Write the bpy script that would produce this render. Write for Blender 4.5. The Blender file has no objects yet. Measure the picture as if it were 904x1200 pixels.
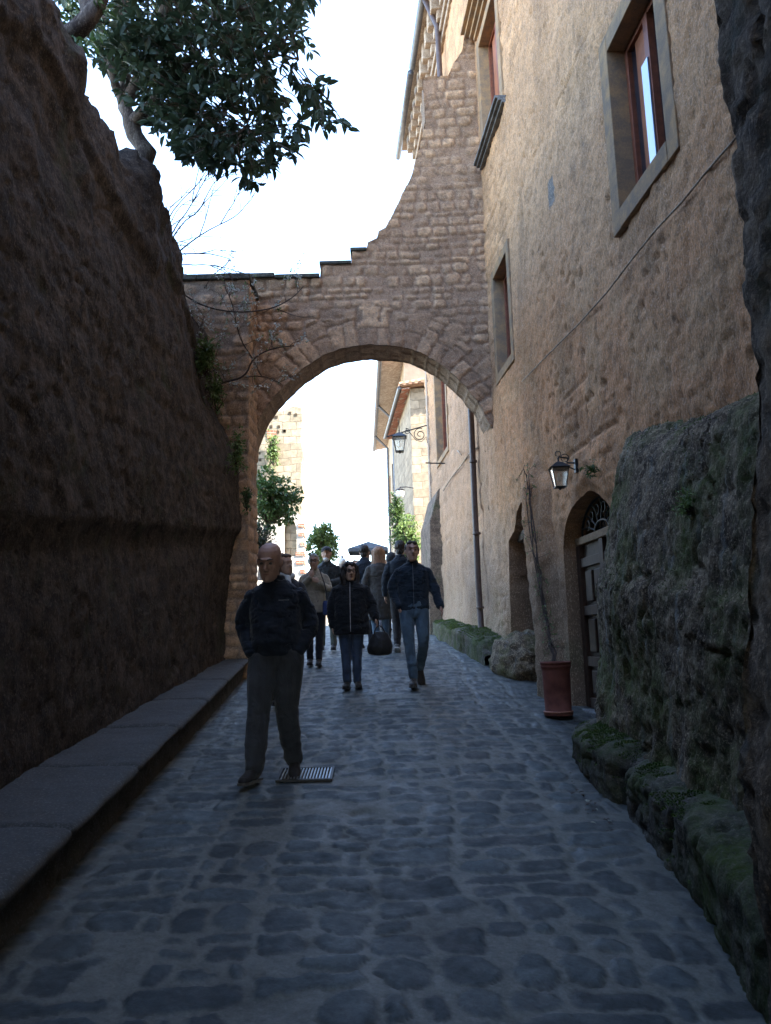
import bpy, bmesh, math, random
import numpy as np
from mathutils import Vector, Matrix
random.seed(7); RNG = np.random.RandomState(11)
SC = bpy.context.scene; COL = SC.collection
PI = math.pi; rad = math.radians

# ------------------------------------------------------------------ camera geometry
EYE = np.array([0, 0, 1.72]); FPX = 900.0
PITCH, ROLL = rad(9.5), rad(1.6)
FW = np.array([0, math.cos(PITCH), math.sin(PITCH)])
_r0 = np.array([1., 0, 0]); _u0 = np.array([0, -math.sin(PITCH), math.cos(PITCH)])
RT = math.cos(ROLL)*_r0 - math.sin(ROLL)*_u0
UP = math.sin(ROLL)*_r0 + math.cos(ROLL)*_u0
def at(x, y, d):
    """World point at depth d (metres along the street) seen at photo position x, y."""
    r = FW + RT*(x-452)/FPX - UP*(y-600)/FPX
    return EYE + r*d/r[1]
def gz(y):
    y = np.asarray(y, float)
    return np.where(y < 12, .123*y, np.where(y < 22, 1.476+.073*(y-12), 2.206))
WA, WB = 2.576, .08                    # street face of the right-hand building: x = WA - WB*y
def wx(y): return WA - WB*y

# ------------------------------------------------------------------ noise
def _hash(ix, iy, iz, s=0):
    h = (ix.astype(np.int64)*73856093) ^ (iy.astype(np.int64)*19349663) ^ (iz.astype(np.int64)*83492791) ^ (s*2654435761 & 0x7fffffff)
    h &= 0xffffffff
    h = ((h ^ (h >> 16)) * 0x45d9f3b) & 0xffffffff
    h = ((h ^ (h >> 16)) * 0x45d9f3b) & 0xffffffff
    h = h ^ (h >> 16)
    return (h & 0xffffff) / float(0xffffff)
def vnoise(p, s=0):
    f = np.floor(p); t = p-f; t = t*t*t*(t*(t*6-15)+10)
    i = f.astype(np.int64); out = 0
    for dx in (0, 1):
        for dy in (0, 1):
            for dz in (0, 1):
                w = (t[:, 0] if dx else 1-t[:, 0])*(t[:, 1] if dy else 1-t[:, 1])*(t[:, 2] if dz else 1-t[:, 2])
                out = out + w*_hash(i[:, 0]+dx, i[:, 1]+dy, i[:, 2]+dz, s)
    return out*2-1
def fbm(p, freq=1., octv=4, gain=.5, s=0):
    p = np.asarray(p, float); o = 0; a = 1.; tot = 0
    for k in range(octv):
        o = o + a*vnoise(p*freq+17.3*k, s+k); tot += a; a *= gain; freq *= 2.03
    return o/tot
def worley(p, s=0):
    """F1, F2 and the id of the nearest cell for points p (n,3)."""
    i = np.floor(p).astype(np.int64); n = len(p)
    f1 = np.full(n, 9.); f2 = np.full(n, 9.); idd = np.zeros(n)
    for dx in (-1, 0, 1):
        for dy in (-1, 0, 1):
            for dz in (-1, 0, 1):
                a, b, c = i[:, 0]+dx, i[:, 1]+dy, i[:, 2]+dz
                q = np.stack([a+_hash(a, b, c, s+1), b+_hash(a, b, c, s+2), c+_hash(a, b, c, s+3)], 1)
                d = np.sqrt(((q-p)**2).sum(1)); h = _hash(a, b, c, s+4)
                m = d < f1
                f2 = np.where(m, f1, np.minimum(f2, d)); idd = np.where(m, h, idd); f1 = np.where(m, d, f1)
    return f1, f2, idd
def sstep(a, b, x):
    t = np.clip((x-a)/(b-a), 0, 1); return t*t*(3-2*t)

# ------------------------------------------------------------------ mesh helpers
def mesh_of(name, V, F, col=None, smooth=True):
    V = np.asarray(V, np.float32)
    me = bpy.data.meshes.new(name)
    if isinstance(F, np.ndarray):
        k = F.shape[1]; nf = len(F)
        me.vertices.add(len(V)); me.vertices.foreach_set('co', V.ravel())
        me.loops.add(nf*k); me.loops.foreach_set('vertex_index', F.astype(np.int32).ravel())
        me.polygons.add(nf); me.polygons.foreach_set('loop_start', np.arange(nf, dtype=np.int32)*k)
        me.update(calc_edges=True)
    else:
        me.from_pydata([tuple(map(float, v)) for v in V], [], [list(map(int, f)) for f in F]); me.update()
    if smooth: me.polygons.foreach_set('use_smooth', [True]*len(me.polygons))
    if col is not None:
        ca = me.color_attributes.new('Col', 'FLOAT_COLOR', 'POINT')
        c4 = np.ones((len(V), 4), np.float32); c4[:, :col.shape[1]] = col
        ca.data.foreach_set('color', c4.ravel())
    return me
def obj(name, me, mat=None, parent=None, **kw):
    o = bpy.data.objects.new(name, me); COL.objects.link(o)
    if mat is not None: me.materials.append(mat)
    if parent is not None: o.parent = parent
    tag(o, **kw); return o
def tag(o, label=None, cat=None, group=None, kind=None):
    if label: o['label'] = label
    if cat: o['category'] = cat
    if group: o['group'] = group
    if kind: o['kind'] = kind
    return o
def thing(name, label, cat, loc=(0, 0, 0), rz=0., group=None):
    o = bpy.data.objects.new(name, None); COL.objects.link(o)
    o.location = tuple(map(float, loc)); o.rotation_euler = (0, 0, rz); o.empty_display_size = .1
    return tag(o, label, cat, group)
class MB:
    """Collects shapes for ONE mesh."""
    def __init__(s): s.V = []; s.F = []
    def add(s, V, F):
        k = len(s.V); s.V += [tuple(map(float, v)) for v in V]; s.F += [[i+k for i in f] for f in F]; return s
    def box(s, a, b, M=None):
        (x0, y0, z0), (x1, y1, z1) = a, b
        V = [(x, y, z) for x in (x0, x1) for y in (y0, y1) for z in (z0, z1)]
        if M is not None: V = [M @ Vector(v) for v in V]
        return s.add(V, [(0, 1, 3, 2), (4, 6, 7, 5), (0, 4, 5, 1), (2, 3, 7, 6), (0, 2, 6, 4), (1, 5, 7, 3)])
    def prism(s, pts, off, closed=True):
        """polygon pts (3d) swept by off"""
        n = len(pts); V = [tuple(p) for p in pts]+[tuple(np.array(p)+np.array(off)) for p in pts]
        F = [(i, (i+1) % n, (i+1) % n+n, i+n) for i in range(n)]
        return s.add(V, F+[list(range(n))[::-1], list(range(n, 2*n))])
    def tube(s, pts, r, n=8, cap=True):
        V, F = tube_vf(pts, r, n, cap); return s.add(V, F)
    def lathe(s, prof, c=(0, 0, 0), n=24, cap=True):
        V = [(c[0]+r*math.cos(2*PI*k/n), c[1]+r*math.sin(2*PI*k/n), c[2]+z) for r, z in prof for k in range(n)]
        F = [(i*n+k, i*n+(k+1) % n, (i+1)*n+(k+1) % n, (i+1)*n+k) for i in range(len(prof)-1) for k in range(n)]
        if cap: F += [list(range(n))[::-1], list(range((len(prof)-1)*n, len(prof)*n))]
        return s.add(V, F)
    def build(s, name, mat=None, parent=None, smooth=False, bevel=0, **kw):
        me = mesh_of(name, s.V, s.F, smooth=smooth)
        o = obj(name, me, mat, parent, **kw)
        if bevel:
            m = o.modifiers.new('bevel', 'BEVEL'); m.width = bevel; m.segments = 2; m.limit_method = 'ANGLE'; m.harden_normals = False
        return o
def tube_vf(pts, r, n=8, cap=True, ry=None):
    P = np.array(pts, float); m = len(P)
    r = np.full(m, r) if np.isscalar(r) else np.array(r, float)
    ry = r if ry is None else (np.full(m, ry) if np.isscalar(ry) else np.array(ry, float))
    T = np.gradient(P, axis=0); T /= np.linalg.norm(T, axis=1)[:, None]+1e-9
    ref = np.array([0, 1., 0]) if abs(T[0][1]) < .8 else np.array([1., 0, 0])
    V = []; u = None
    for i in range(m):
        a = ref-T[i]*ref.dot(T[i]) if u is None else u-T[i]*u.dot(T[i])
        a /= np.linalg.norm(a)+1e-9; u = a; b = np.cross(T[i], a)
        for k in range(n):
            t = 2*PI*k/n
            V.append(P[i]+a*ry[i]*math.cos(t)+b*r[i]*math.sin(t))
    F = [(i*n+k, i*n+(k+1) % n, (i+1)*n+(k+1) % n, (i+1)*n+k) for i in range(m-1) for k in range(n)]
    if cap: F += [list(range(n))[::-1], list(range((m-1)*n, m*n))]
    return V, F
def grid_faces(nu, nv):
    i = np.arange(nu-1)[:, None]*nv+np.arange(nv-1)[None, :]
    i = i.ravel(); return np.stack([i, i+nv, i+nv+1, i+1], 1)
def grid_normals(P, nu, nv):
    G = P.reshape(nu, nv, 3); du = np.gradient(G, axis=0); dv = np.gradient(G, axis=1)
    N = np.cross(du, dv).reshape(-1, 3); return N/(np.linalg.norm(N, axis=1)[:, None]+1e-9)

# ------------------------------------------------------------------ materials
def new_mat(name, rough=.8, spec=.3):
    m = bpy.data.materials.new(name); m.use_nodes = True; nt = m.node_tree
    b = nt.nodes['Principled BSDF']; b.inputs['Roughness'].default_value = rough
    b.inputs['Specular IOR Level'].default_value = spec
    return m, nt, b
def N(nt, t, **kw):
    n = nt.nodes.new(t)
    for k, v in kw.items():
        if k in n.inputs: n.inputs[k].default_value = v
        else: setattr(n, k, v)
    return n
def ramp(nt, fac, stops, interp='LINEAR'):
    r = nt.nodes.new('ShaderNodeValToRGB'); r.color_ramp.interpolation = interp
    e = r.color_ramp.elements
    while len(e) < len(stops): e.new(.5)
    for k, (p, c) in enumerate(stops):
        e[k].position = p; e[k].color = (c, c, c, 1) if np.isscalar(c) else (*c, 1)
    nt.links.new(fac, r.inputs['Fac']); return r.outputs['Color']
def mix(nt, fac, a, b, mode='MIX'):
    m = nt.nodes.new('ShaderNodeMix'); m.data_type = 'RGBA'; m.blend_type = mode
    for s, v in ((m.inputs['Factor'], fac), (m.inputs['A'], a), (m.inputs['B'], b)):
        if isinstance(v, (int, float)): s.default_value = v
        elif isinstance(v, tuple): s.default_value = (*v, 1)
        else: nt.links.new(v, s)
    return m.outputs['Result']
def noise(nt, vec, scale, detail=6, rough=.6, dist=0.):
    n = N(nt, 'ShaderNodeTexNoise', Scale=scale, Detail=detail, Roughness=rough, Distortion=dist)
    nt.links.new(vec, n.inputs['Vector']); return n.outputs['Fac']
def coords(nt, sc=(1, 1, 1)):
    t = nt.nodes.new('ShaderNodeTexCoord'); m = nt.nodes.new('ShaderNodeMapping')
    m.inputs['Scale'].default_value = sc; nt.links.new(t.outputs['Object'], m.inputs['Vector']); return m.outputs['Vector']
def bump(nt, b, h, dist=.01, strength=1., prev=None):
    n = N(nt, 'ShaderNodeBump', Strength=strength, Distance=dist); nt.links.new(h, n.inputs['Height'])
    if prev is not None: nt.links.new(prev, n.inputs['Normal'])
    nt.links.new(n.outputs['Normal'], b.inputs['Normal']); return n.outputs['Normal']
def rock_mat(name, base, dark, light, rough=.95, pit=.5, fine=38, stretch=(1, 1, 1), bd=.012, moss=None, usecol=False, streak=None, speck=.55):
    m, nt, b = new_mat(name, rough, .15)
    v = coords(nt, stretch); v1 = coords(nt)
    n1 = noise(nt, v1, 1.1, 8, .62); n2 = noise(nt, v, 7, 8, .65); n3 = noise(nt, v, fine, 6, .7)
    c = mix(nt, ramp(nt, n1, [(.35, 0.), (.65, 1.)]), base, light)
    c = mix(nt, ramp(nt, n2, [(.42, 1.), (.62, 0.)]), c, dark)
    if usecol:
        a = N(nt, 'ShaderNodeAttribute', attribute_name='Col'); c = mix(nt, .92, c, a.outputs['Color'])
        c = mix(nt, ramp(nt, n2, [(.3, .55), (.5, 0.)]), c, dark)
    c = mix(nt, ramp(nt, n3, [(.35, .5), (.55, 0.)]), c, dark)
    vo = N(nt, 'ShaderNodeTexVoronoi', Scale=fine*.45); nt.links.new(v, vo.inputs['Vector'])
    pits = ramp(nt, vo.outputs['Distance'], [(.12, 0.), (.34, 1.)])
    gate = ramp(nt, noise(nt, v1, 5, 3), [(.42, 0.), (.6, 1.)])
    pits = mix(nt, gate, (1, 1, 1), pits)
    c = mix(nt, pit, c, mix(nt, pits, dark, c))
    if speck:
        ns = noise(nt, v, fine*2.3, 4, .75); c = mix(nt, ramp(nt, ns, [(.52, 0.), (.68, speck)]), c, tuple(min(1, x*1.9) for x in light)); c = mix(nt, ramp(nt, noise(nt, v, fine*1.6, 5, .75), [(.34, speck), (.48, 0.)]), c, tuple(x*.55 for x in dark))
    if streak:
        sv = coords(nt, (6, 6, .7)); ns = noise(nt, sv, 1.6, 5, .6)
        c = mix(nt, ramp(nt, ns, [(.58, 0.), (.72, .55)]), c, streak)
    if moss:
        mcol, lo, hi = moss
        nm = noise(nt, v1, 1.7, 9, .7); nm2 = noise(nt, v1, 26, 4, .7)
        f = ramp(nt, nm, [(lo, 0.), (hi, 1.)]); f = mix(nt, 1., f, ramp(nt, nm2, [(.3, .35), (.6, 1.)]), 'MULTIPLY')
        c = mix(nt, f, c, mcol)
    nt.links.new(c, b.inputs['Base Color'])
    h = mix(nt, .5, n2, n3); h = mix(nt, .4*pit+.1, h, pits, 'MULTIPLY')
    bump(nt, b, h, bd); return m
def plain_mat(name, c, rough=.7, spec=.4, var=.25, scale=30, metal=0., bd=.002, coat=0.):
    m, nt, b = new_mat(name, rough, spec); v = coords(nt)
    n = noise(nt, v, scale, 5); d = tuple(x*(1-var) for x in c); l = tuple(min(1, x*(1+var)) for x in c)
    nt.links.new(ramp(nt, n, [(.3, d), (.7, l)]), b.inputs['Base Color']); b.inputs['Metallic'].default_value = metal
    if bd: bump(nt, b, n, bd)
    return m
def cloth_mat(name, c, rough=.9, weave=420, fold=9., sheen=.15, puffer=0):
    m, nt, b = new_mat(name, rough, .2); v = coords(nt, (1, 1, .6))
    n = noise(nt, v, fold, 5, .55, .6); w = noise(nt, v, weave, 2)
    d = tuple(x*.72 for x in c); l = tuple(min(1, x*1.35) for x in c)
    nt.links.new(ramp(nt, n, [(.3, d), (.7, l)]), b.inputs['Base Color'])
    b.inputs['Sheen Weight'].default_value = sheen
    nm = bump(nt, b, n, .03, .8); bump(nt, b, w, .001, .5, nm)
    return m
def leaf_mat(name, a, b_, trans=.25, rough=.45):
    m, nt, b = new_mat(name, rough, .4)
    g = N(nt, 'ShaderNodeAttribute', attribute_name='Col'); s = nt.nodes.new('ShaderNodeSeparateColor')
    nt.links.new(g.outputs['Color'], s.inputs['Color'])
    c = mix(nt, s.outputs['Red'], a, b_); nt.links.new(c, b.inputs['Base Color'])
    t = nt.nodes.new('ShaderNodeBsdfTranslucent'); nt.links.new(mix(nt, .5, c, tuple(min(1, x*1.6) for x in b_)), t.inputs['Color'])
    ms = nt.nodes.new('ShaderNodeMixShader'); ms.inputs['Fac'].default_value = trans
    out = nt.nodes['Material Output']
    nt.links.new(b.outputs[0], ms.inputs[1]); nt.links.new(t.outputs[0], ms.inputs[2]); nt.links.new(ms.outputs[0], out.inputs['Surface'])
    return m
M = {}
M['plaster'] = rock_mat('rough_tan_plaster', (.40, .275, .185), (.22, .15, .10), (.50, .36, .25), pit=.55, fine=30, stretch=(1, 1, .55), bd=.022)
M['plaster_far'] = rock_mat('pale_plaster', (.46, .36, .27), (.30, .22, .16), (.56, .46, .36), pit=.3, fine=24, bd=.012)
M['tuff'] = rock_mat('brown_tuff', (.078, .060, .050), (.037, .031, .027), (.12, .092, .073), pit=.5, fine=22, stretch=(1, 1, .8), bd=.03, moss=((.05, .06, .035), .56, .72))
M['tuff_base'] = rock_mat('grey_tuff', (.20, .15, .115), (.10, .08, .066), (.27, .21, .16), pit=.6, fine=28, bd=.025, moss=((.055, .075, .03), .55, .72))
M['mossrock'] = rock_mat('mossy_rock', (.19, .135, .085), (.068, .050, .036), (.28, .21, .135), pit=.7, fine=24, stretch=(1, 1, .8), bd=.03, speck=.85, moss=((.075, .088, .022), .46, .64), streak=(.26, .27, .25))
M['jamb'] = rock_mat('dark_grey_rock', (.18, .125, .080), (.075, .055, .040), (.25, .18, .12), pit=.6, fine=18, bd=.03, moss=((.04, .05, .025), .55, .7), streak=(.12, .125, .12))
M['mosskerb'] = rock_mat('moss_covered_stone', (.11, .10, .08), (.05, .045, .04), (.15, .13, .10), pit=.4, fine=24, bd=.02, moss=((.052, .070, .018), .42, .62))
M['stonework'] = rock_mat('coursed_rubble', (.30, .22, .16), (.16, .115, .09), (.38, .29, .21), pit=.5, fine=30, bd=.014, usecol=True)
M['ledge'] = rock_mat('worn_grey_stone', (.17, .17, .17), (.10, .10, .10), (.23, .225, .22), rough=.75, pit=.35, fine=30, bd=.008)
M['frame'] = rock_mat('grey_peperino', (.42, .28, .165), (.26, .19, .13), (.48, .28, .13), pit=.25, fine=60, bd=.004, speck=.2)
M['wood'] = plain_mat('dark_red_wood', (.22, .065, .03), .5, .4, .3, 14)
M['shutter'] = plain_mat('red_brown_shutter', (.36, .12, .05), .55, .4, .2, 9)
M['door'] = plain_mat('old_brown_wood', (.050, .023, .011), .6, .4, .4, 18)
M['doorlight'] = plain_mat('bare_pale_wood', (.24, .15, .075), .7, .3, .3, 22)
M['iron'] = plain_mat('black_iron', (.02, .02, .022), .5, .5, .4, 50, .4)
M['pipe'] = plain_mat('brown_painted_pipe', (.085, .055, .048), .45, .5, .3, 12)
M['gutter'] = plain_mat('grey_zinc', (.13, .13, .14), .5, .5, .3, 8, .5)
M['terra'] = plain_mat('terracotta', (.17, .060, .045), .85, .2, .45, 5)
M['tile'] = plain_mat('roof_tile', (.33, .20, .13), .9, .2, .4, 6)
M['soil'] = plain_mat('soil', (.06, .045, .03), 1, .1, .4, 40, bd=.01)
M['leaf'] = leaf_mat('dark_leaf', (.016, .036, .024), (.055, .075, .035), .2, .6)
M['leafl'] = leaf_mat('light_leaf', (.06, .11, .03), (.16, .22, .07), .3)
M['leafm'] = leaf_mat('mid_leaf', (.035, .07, .02), (.08, .13, .035), .25)
M['moss'] = leaf_mat('moss_tuft', (.036, .060, .012), (.09, .145, .03), .15, .95)
M['blossom'] = leaf_mat('pale_blossom', (.25, .27, .17), (.5, .48, .42), .3)
M['bark'] = rock_mat('bark', (.16, .125, .10), (.06, .045, .04), (.22, .18, .15), fine=30, stretch=(1, 1, .3), bd=.02)
M['twig'] = plain_mat('twig', (.07, .05, .042), .9, .2, .3, 30)
M['white'] = plain_mat('white_enamel', (.75, .74, .70), .4, .5, .05, 20)
M['canvas'] = plain_mat('grey_canvas', (.10, .11, .125), .9, .2, .1, 8)
def glass_mat(name, c, rough=.08):
    m, nt, b = new_mat(name, rough, .6); b.inputs['Base Color'].default_value = (*c, 1); b.inputs['Metallic'].default_value = .0
    b.inputs['Coat Weight'].default_value = 1.; b.inputs['Coat Roughness'].default_value = .03; return m
M['pane'] = glass_mat('window_glass', (.012, .016, .022))
m_, nt_, b_ = new_mat('lantern_glass', .25, .5); b_.inputs['Base Color'].default_value = (.8, .76, .68, 1); b_.inputs['Transmission Weight'].default_value = .75; b_.inputs['Alpha'].default_value = .7
M['lglass'] = m_
# ================================================================== STREET
def street_sheet():
    ys = [-9.]
    while ys[-1] < 24:
        y = ys[-1]; ys.append(y + (.09 if y < 2 else max(.011, .0042*y)))
    ys = np.array(ys); xs = np.linspace(-2.5, 2.6, 340)
    nu, nv = len(ys), len(xs)
    Y, X = np.meshgrid(ys, xs, indexing='ij'); P = np.stack([X.ravel(), Y.ravel(), np.zeros(nu*nv)], 1)
    w1 = fbm(P, 1.6, 3, s=3); w2 = fbm(P+50, 1.6, 3, s=9); w3 = fbm(P, 9, 3, s=5); w4 = fbm(P+9, 9, 3, s=6); w5 = fbm(P, 22, 2, s=7); w6 = fbm(P+5, 22, 2, s=8)
    x = P[:, 0]+.10*w1+.040*w3+.012*w5; y = P[:, 1]+.12*w2+.036*w4+.012*w6
    # strips running up the street, rows across each strip, stones in each row
    edges = np.array([-2.7, -1.62, -1.05, -.62, -.10, .38, .98, 1.42, 2.8])
    st = np.clip(np.searchsorted(edges, x)-1, 0, len(edges)-2); sdf = np.full(len(x), -9.); idd = np.zeros(len(x)); rnd = np.random.RandomState(5)
    for k in range(len(edges)-1):
        m = st == k; x0, x1 = edges[k], edges[k+1]
        rows = [-9.3-rnd.rand()*.2]
        while rows[-1] < 25: rows.append(rows[-1]+rnd.uniform(.12, .27))
        rows = np.array(rows); r = np.clip(np.searchsorted(rows, y[m])-1, 0, len(rows)-2)
        # stones per row: variable widths
        nst = rnd.randint(1, 4, len(rows)) if x1-x0 < .9 else rnd.randint(3, 7, len(rows))
        cut = np.zeros((len(rows), 9))
        for j in range(len(rows)):
            c = np.cumsum(rnd.uniform(.5, 1.5, nst[j])); c = x0+(x1-x0)*c/c[-1]
            cut[j, :nst[j]] = c; cut[j, nst[j]:] = 99
        cr = cut[r]; xm = x[m]; q = (xm[:, None] > cr).sum(1); q = np.minimum(q, nst[r]-1)
        a = np.where(q > 0, cr[np.arange(len(q)), np.maximum(q-1, 0)], x0); b = cr[np.arange(len(q)), q]
        ya, yb = rows[r], rows[r+1]
        cx, cy, hx, hy = (a+b)/2, (ya+yb)/2, (b-a)/2, (yb-ya)/2
        key = _hash(r.astype(np.int64)*31+k*7, q.astype(np.int64), np.zeros_like(q, dtype=np.int64), 2)
        key2 = _hash(r.astype(np.int64)*17+k*3, q.astype(np.int64), np.ones_like(q, dtype=np.int64), 5)
        gap = .015+.022*key2**1.5; sh = np.minimum(hx, hy)
        rr = sh*(.45+.4*key)
        dx = np.abs(xm-cx)-(hx-gap-rr); dy = np.abs(y[m]-cy)-(hy-gap*.8-rr)
        d = rr-(np.sqrt(np.maximum(dx, 0)**2+np.maximum(dy, 0)**2)+np.minimum(np.maximum(dx, dy), 0))
        d = np.where(key2 > .93, -.02, d)
        sdf[m] = d; idd[m] = key
    near = 1
    stone = sstep(-.002, .009, sdf); rim = np.exp(-((sdf+.001)/.006)**2)*sstep(-.3, .3, fbm(P, 5, 2, s=71))
    f1 = fbm(P, 14, 4, s=8); f2 = fbm(P, 45, 3, s=12); big = fbm(P, .7, 3, s=21)
    wear = .45+.55*sstep(-.35, .35, fbm(P, 2.2, 3, s=31))                 # in places the joints are filled flush
    h = stone*(.002+.004*wear)*near-.005*rim+np.clip(sdf, 0, .03)*.05*stone+.0055*f1*(stone*.8+.4)+.0034*f2+.02*big+.0022*fbm(P, 90, 2, s=15)
    h += stone*(idd-.5)*.009
    # gentle camber: lower toward both kerbs
    h += -.012*np.abs(P[:, 0])
    hole = sstep(.62, .75, fbm(P+3, 3.3, 3, s=44)); h -= hole*.02
    P[:, 2] = gz(P[:, 1])+h
    c0 = np.array([.022, .031, .036]); c1 = np.array([.064, .079, .084]); mo = np.array([.122, .124, .110])
    c = c0+(c1-c0)*(idd**1.3)[:, None]; c = c*(1+.35*f1+.25*f2)[:, None]
    mc = mo*(1+.22*f2+.15*f1)[:, None]
    C = mc+(c-mc)*(stone*(.75+.25*wear))[:, None]; C = C*(1-.55*rim)[:, None]
    dirt = sstep(.05, .5, fbm(P, 1.1, 4, s=77)); C = C*(1-.28*dirt)[:, None]*(1+.25*fbm(P, 70, 2, s=19))[:, None]
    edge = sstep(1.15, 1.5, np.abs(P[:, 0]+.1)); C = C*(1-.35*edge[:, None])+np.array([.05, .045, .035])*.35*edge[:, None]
    F = grid_faces(nu, nv)[:, ::-1]
    m, nt, b = new_mat('worn_basalt_paving', .62, .35)
    a = N(nt, 'ShaderNodeAttribute', attribute_name='Col'); v = coords(nt)
    n = noise(nt, v, 90, 5, .7); n2 = noise(nt, v, 300, 2)
    nt.links.new(mix(nt, .5, a.outputs['Color'], mix(nt, 1., a.outputs['Color'], ramp(nt, n, [(.3, .55), (.7, 1.5)]), 'MULTIPLY')), b.inputs['Base Color'])
    nt.links.new(ramp(nt, noise(nt, v, 6, 4), [(.35, .42), (.65, .75)]), b.inputs['Roughness'])
    bump(nt, b, mix(nt, .4, n, n2), .006, .8)
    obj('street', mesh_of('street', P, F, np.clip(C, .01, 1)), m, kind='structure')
street_sheet()
_gm = plain_mat('dry_earth', (.16, .13, .095), 1, .1, .3, 2)
MB().add([(-600, -600, -1.2), (600, -600, -1.2), (600, 600, -1.2), (-600, 600, -1.2)], [(0, 1, 2, 3)]).build('ground', _gm, kind='structure')
MB().box((-14, 23.9, -1.1), (14, 48, 2.16)).build('piazza', plain_mat('pale_gravel', (.30, .27, .23), .95, .1, .2, 12), kind='structure')
MB().box((-14, 12.2, -1.1), (-2.45, 23.9, 1.9)).build('garden_terrain', M['soil'], kind='structure')

# ================================================================== LEFT: tuff cliff and kerb bench
def cliff():
    us = np.concatenate([np.linspace(.4, 3, 30), np.arange(3.03, 10.75, .034)]); nv = 250
    top_y = [0, 5.2, 6.2, 7.0, 8.0, 8.9, 9.6, 10.0, 10.4, 10.8]
    top_z = [7.4, 7.2, 6.95, 6.9, 7.0, 7.0, 6.85, 6.7, 6.5, 6.3]
    V = np.zeros((len(us), nv, 3)); t = np.linspace(0, 1, nv)
    nt_top = 60                                              # last part of each rib turns back over the top
    for i, u in enumerate(us):
        zt = np.interp(u, top_y, top_z); z0 = float(gz(u))-.1
        tt = t[:nv-nt_top]/t[nv-nt_top-1]; z = z0+(zt-z0)*tt; hs = z-float(gz(u))
        base = np.interp(u, [0, 4.9, 6.9, 11.3, 12.2], [-2.45, -2.40, -2.36, -2.16, -2.14])
        lean = np.interp(hs, [0, 1.2, 1.75, 2.0, 2.5, 4.0, 6.5], [0, -.01, -.04, .03, .03, -.04, -.36])
        lean2 = np.interp(hs, [0, 1.0, 1.7, 2.0, 2.8, 3.3, 3.7, 5.0, 6.], [0, .0, .08, .19, .12, -.02, -.22, -.5, -.62])
        k = float(sstep(8.2, 10.3, u)); lean = lean*(1-k)+lean2*k
        x = base+lean
        rollr = .35*np.clip(1-(zt-z)/.45, 0, 1)**2
        V[i, :nv-nt_top] = np.stack([x-rollr, np.full(len(z), u), z], 1)
        s = np.linspace(0, 1, nt_top+1)[1:]
        V[i, nv-nt_top:] = np.stack([x[-1]-.35-s*5.5, np.full(nt_top, u), zt+.35*np.sin(s*2.2)+.1*s], 1)
    P = V.reshape(-1, 3); Nn = grid_normals(P, len(us), nv)
    if Nn[nv*60+20, 0] < 0: Nn = -Nn
    z = P[:, 2]; hs = z-gz(P[:, 1]); Q = P*np.array([1, 1, .55])
    up = sstep(1.8, 2.3, hs)
    d = .09*fbm(Q, .9, 4, s=1)+.022*fbm(Q, 3, 4, s=2)*(.4+.6*up)+.014*fbm(P, 11, 4, s=4)*(.6+.4*up)+.012*fbm(P, 30, 3, s=5)
    f1, f2, _ = worley(Q*np.array([2.2, 2.2, 2.2])+.3*fbm(Q, 3, 2)[:, None], 3)
    d += -.07*sstep(.5, 0, f2-f1)*0+.02*(f1-.4)*up
    pk, _, pid = worley(P*9, 8); d -= .011*sstep(.4, .12, pk)*(pid > .45)
    band = np.exp(-((hs-1.86)/.10)**2)*sstep(5.2, 6.6, P[:, 1]); d -= .03*band
    topm = sstep(0, 1, (z-np.interp(P[:, 1], top_y, top_z)+.8)/.8); d += topm*.34*fbm(Q, 1.9, 5, .6, s=14)+topm*.08*fbm(P, 9, 3, s=15)
    d += .07*sstep(.1, .5, fbm(Q+4, 1.3, 3, s=19))*sstep(3.2, 5.2, hs)
    ck = np.abs(fbm(Q, .8, 4, s=91)); d -= .022*np.exp(-(ck/.012)**2)*(z > 0); ck2 = np.abs(fbm(Q*np.array([1, .5, 1]), 2.1, 3, s=93)); d -= .014*np.exp(-(ck2/.014)**2)
    tb_ = np.interp(P[:, 1], top_y, top_z)-z+.35*fbm(P*[0, 1, 0], 1.3, 3, s=95); d += .07*sstep(1.15, .95, tb_)*(tb_ > -1); st_ = (z+.25*fbm(Q, .7, 3, s=97))/.62; d += .012*sstep(.0, .12, st_-np.floor(st_))*sstep(1, .7, st_-np.floor(st_))*sstep(2.2, 3, hs)
    P = P+Nn*d[:, None]
    obj('rock_wall', mesh_of('rock_wall', P, grid_faces(len(us), nv)), M['tuff'],
        label='tall dark brown tuff cliff along the left side of the street', cat='rock wall')
cliff()
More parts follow.
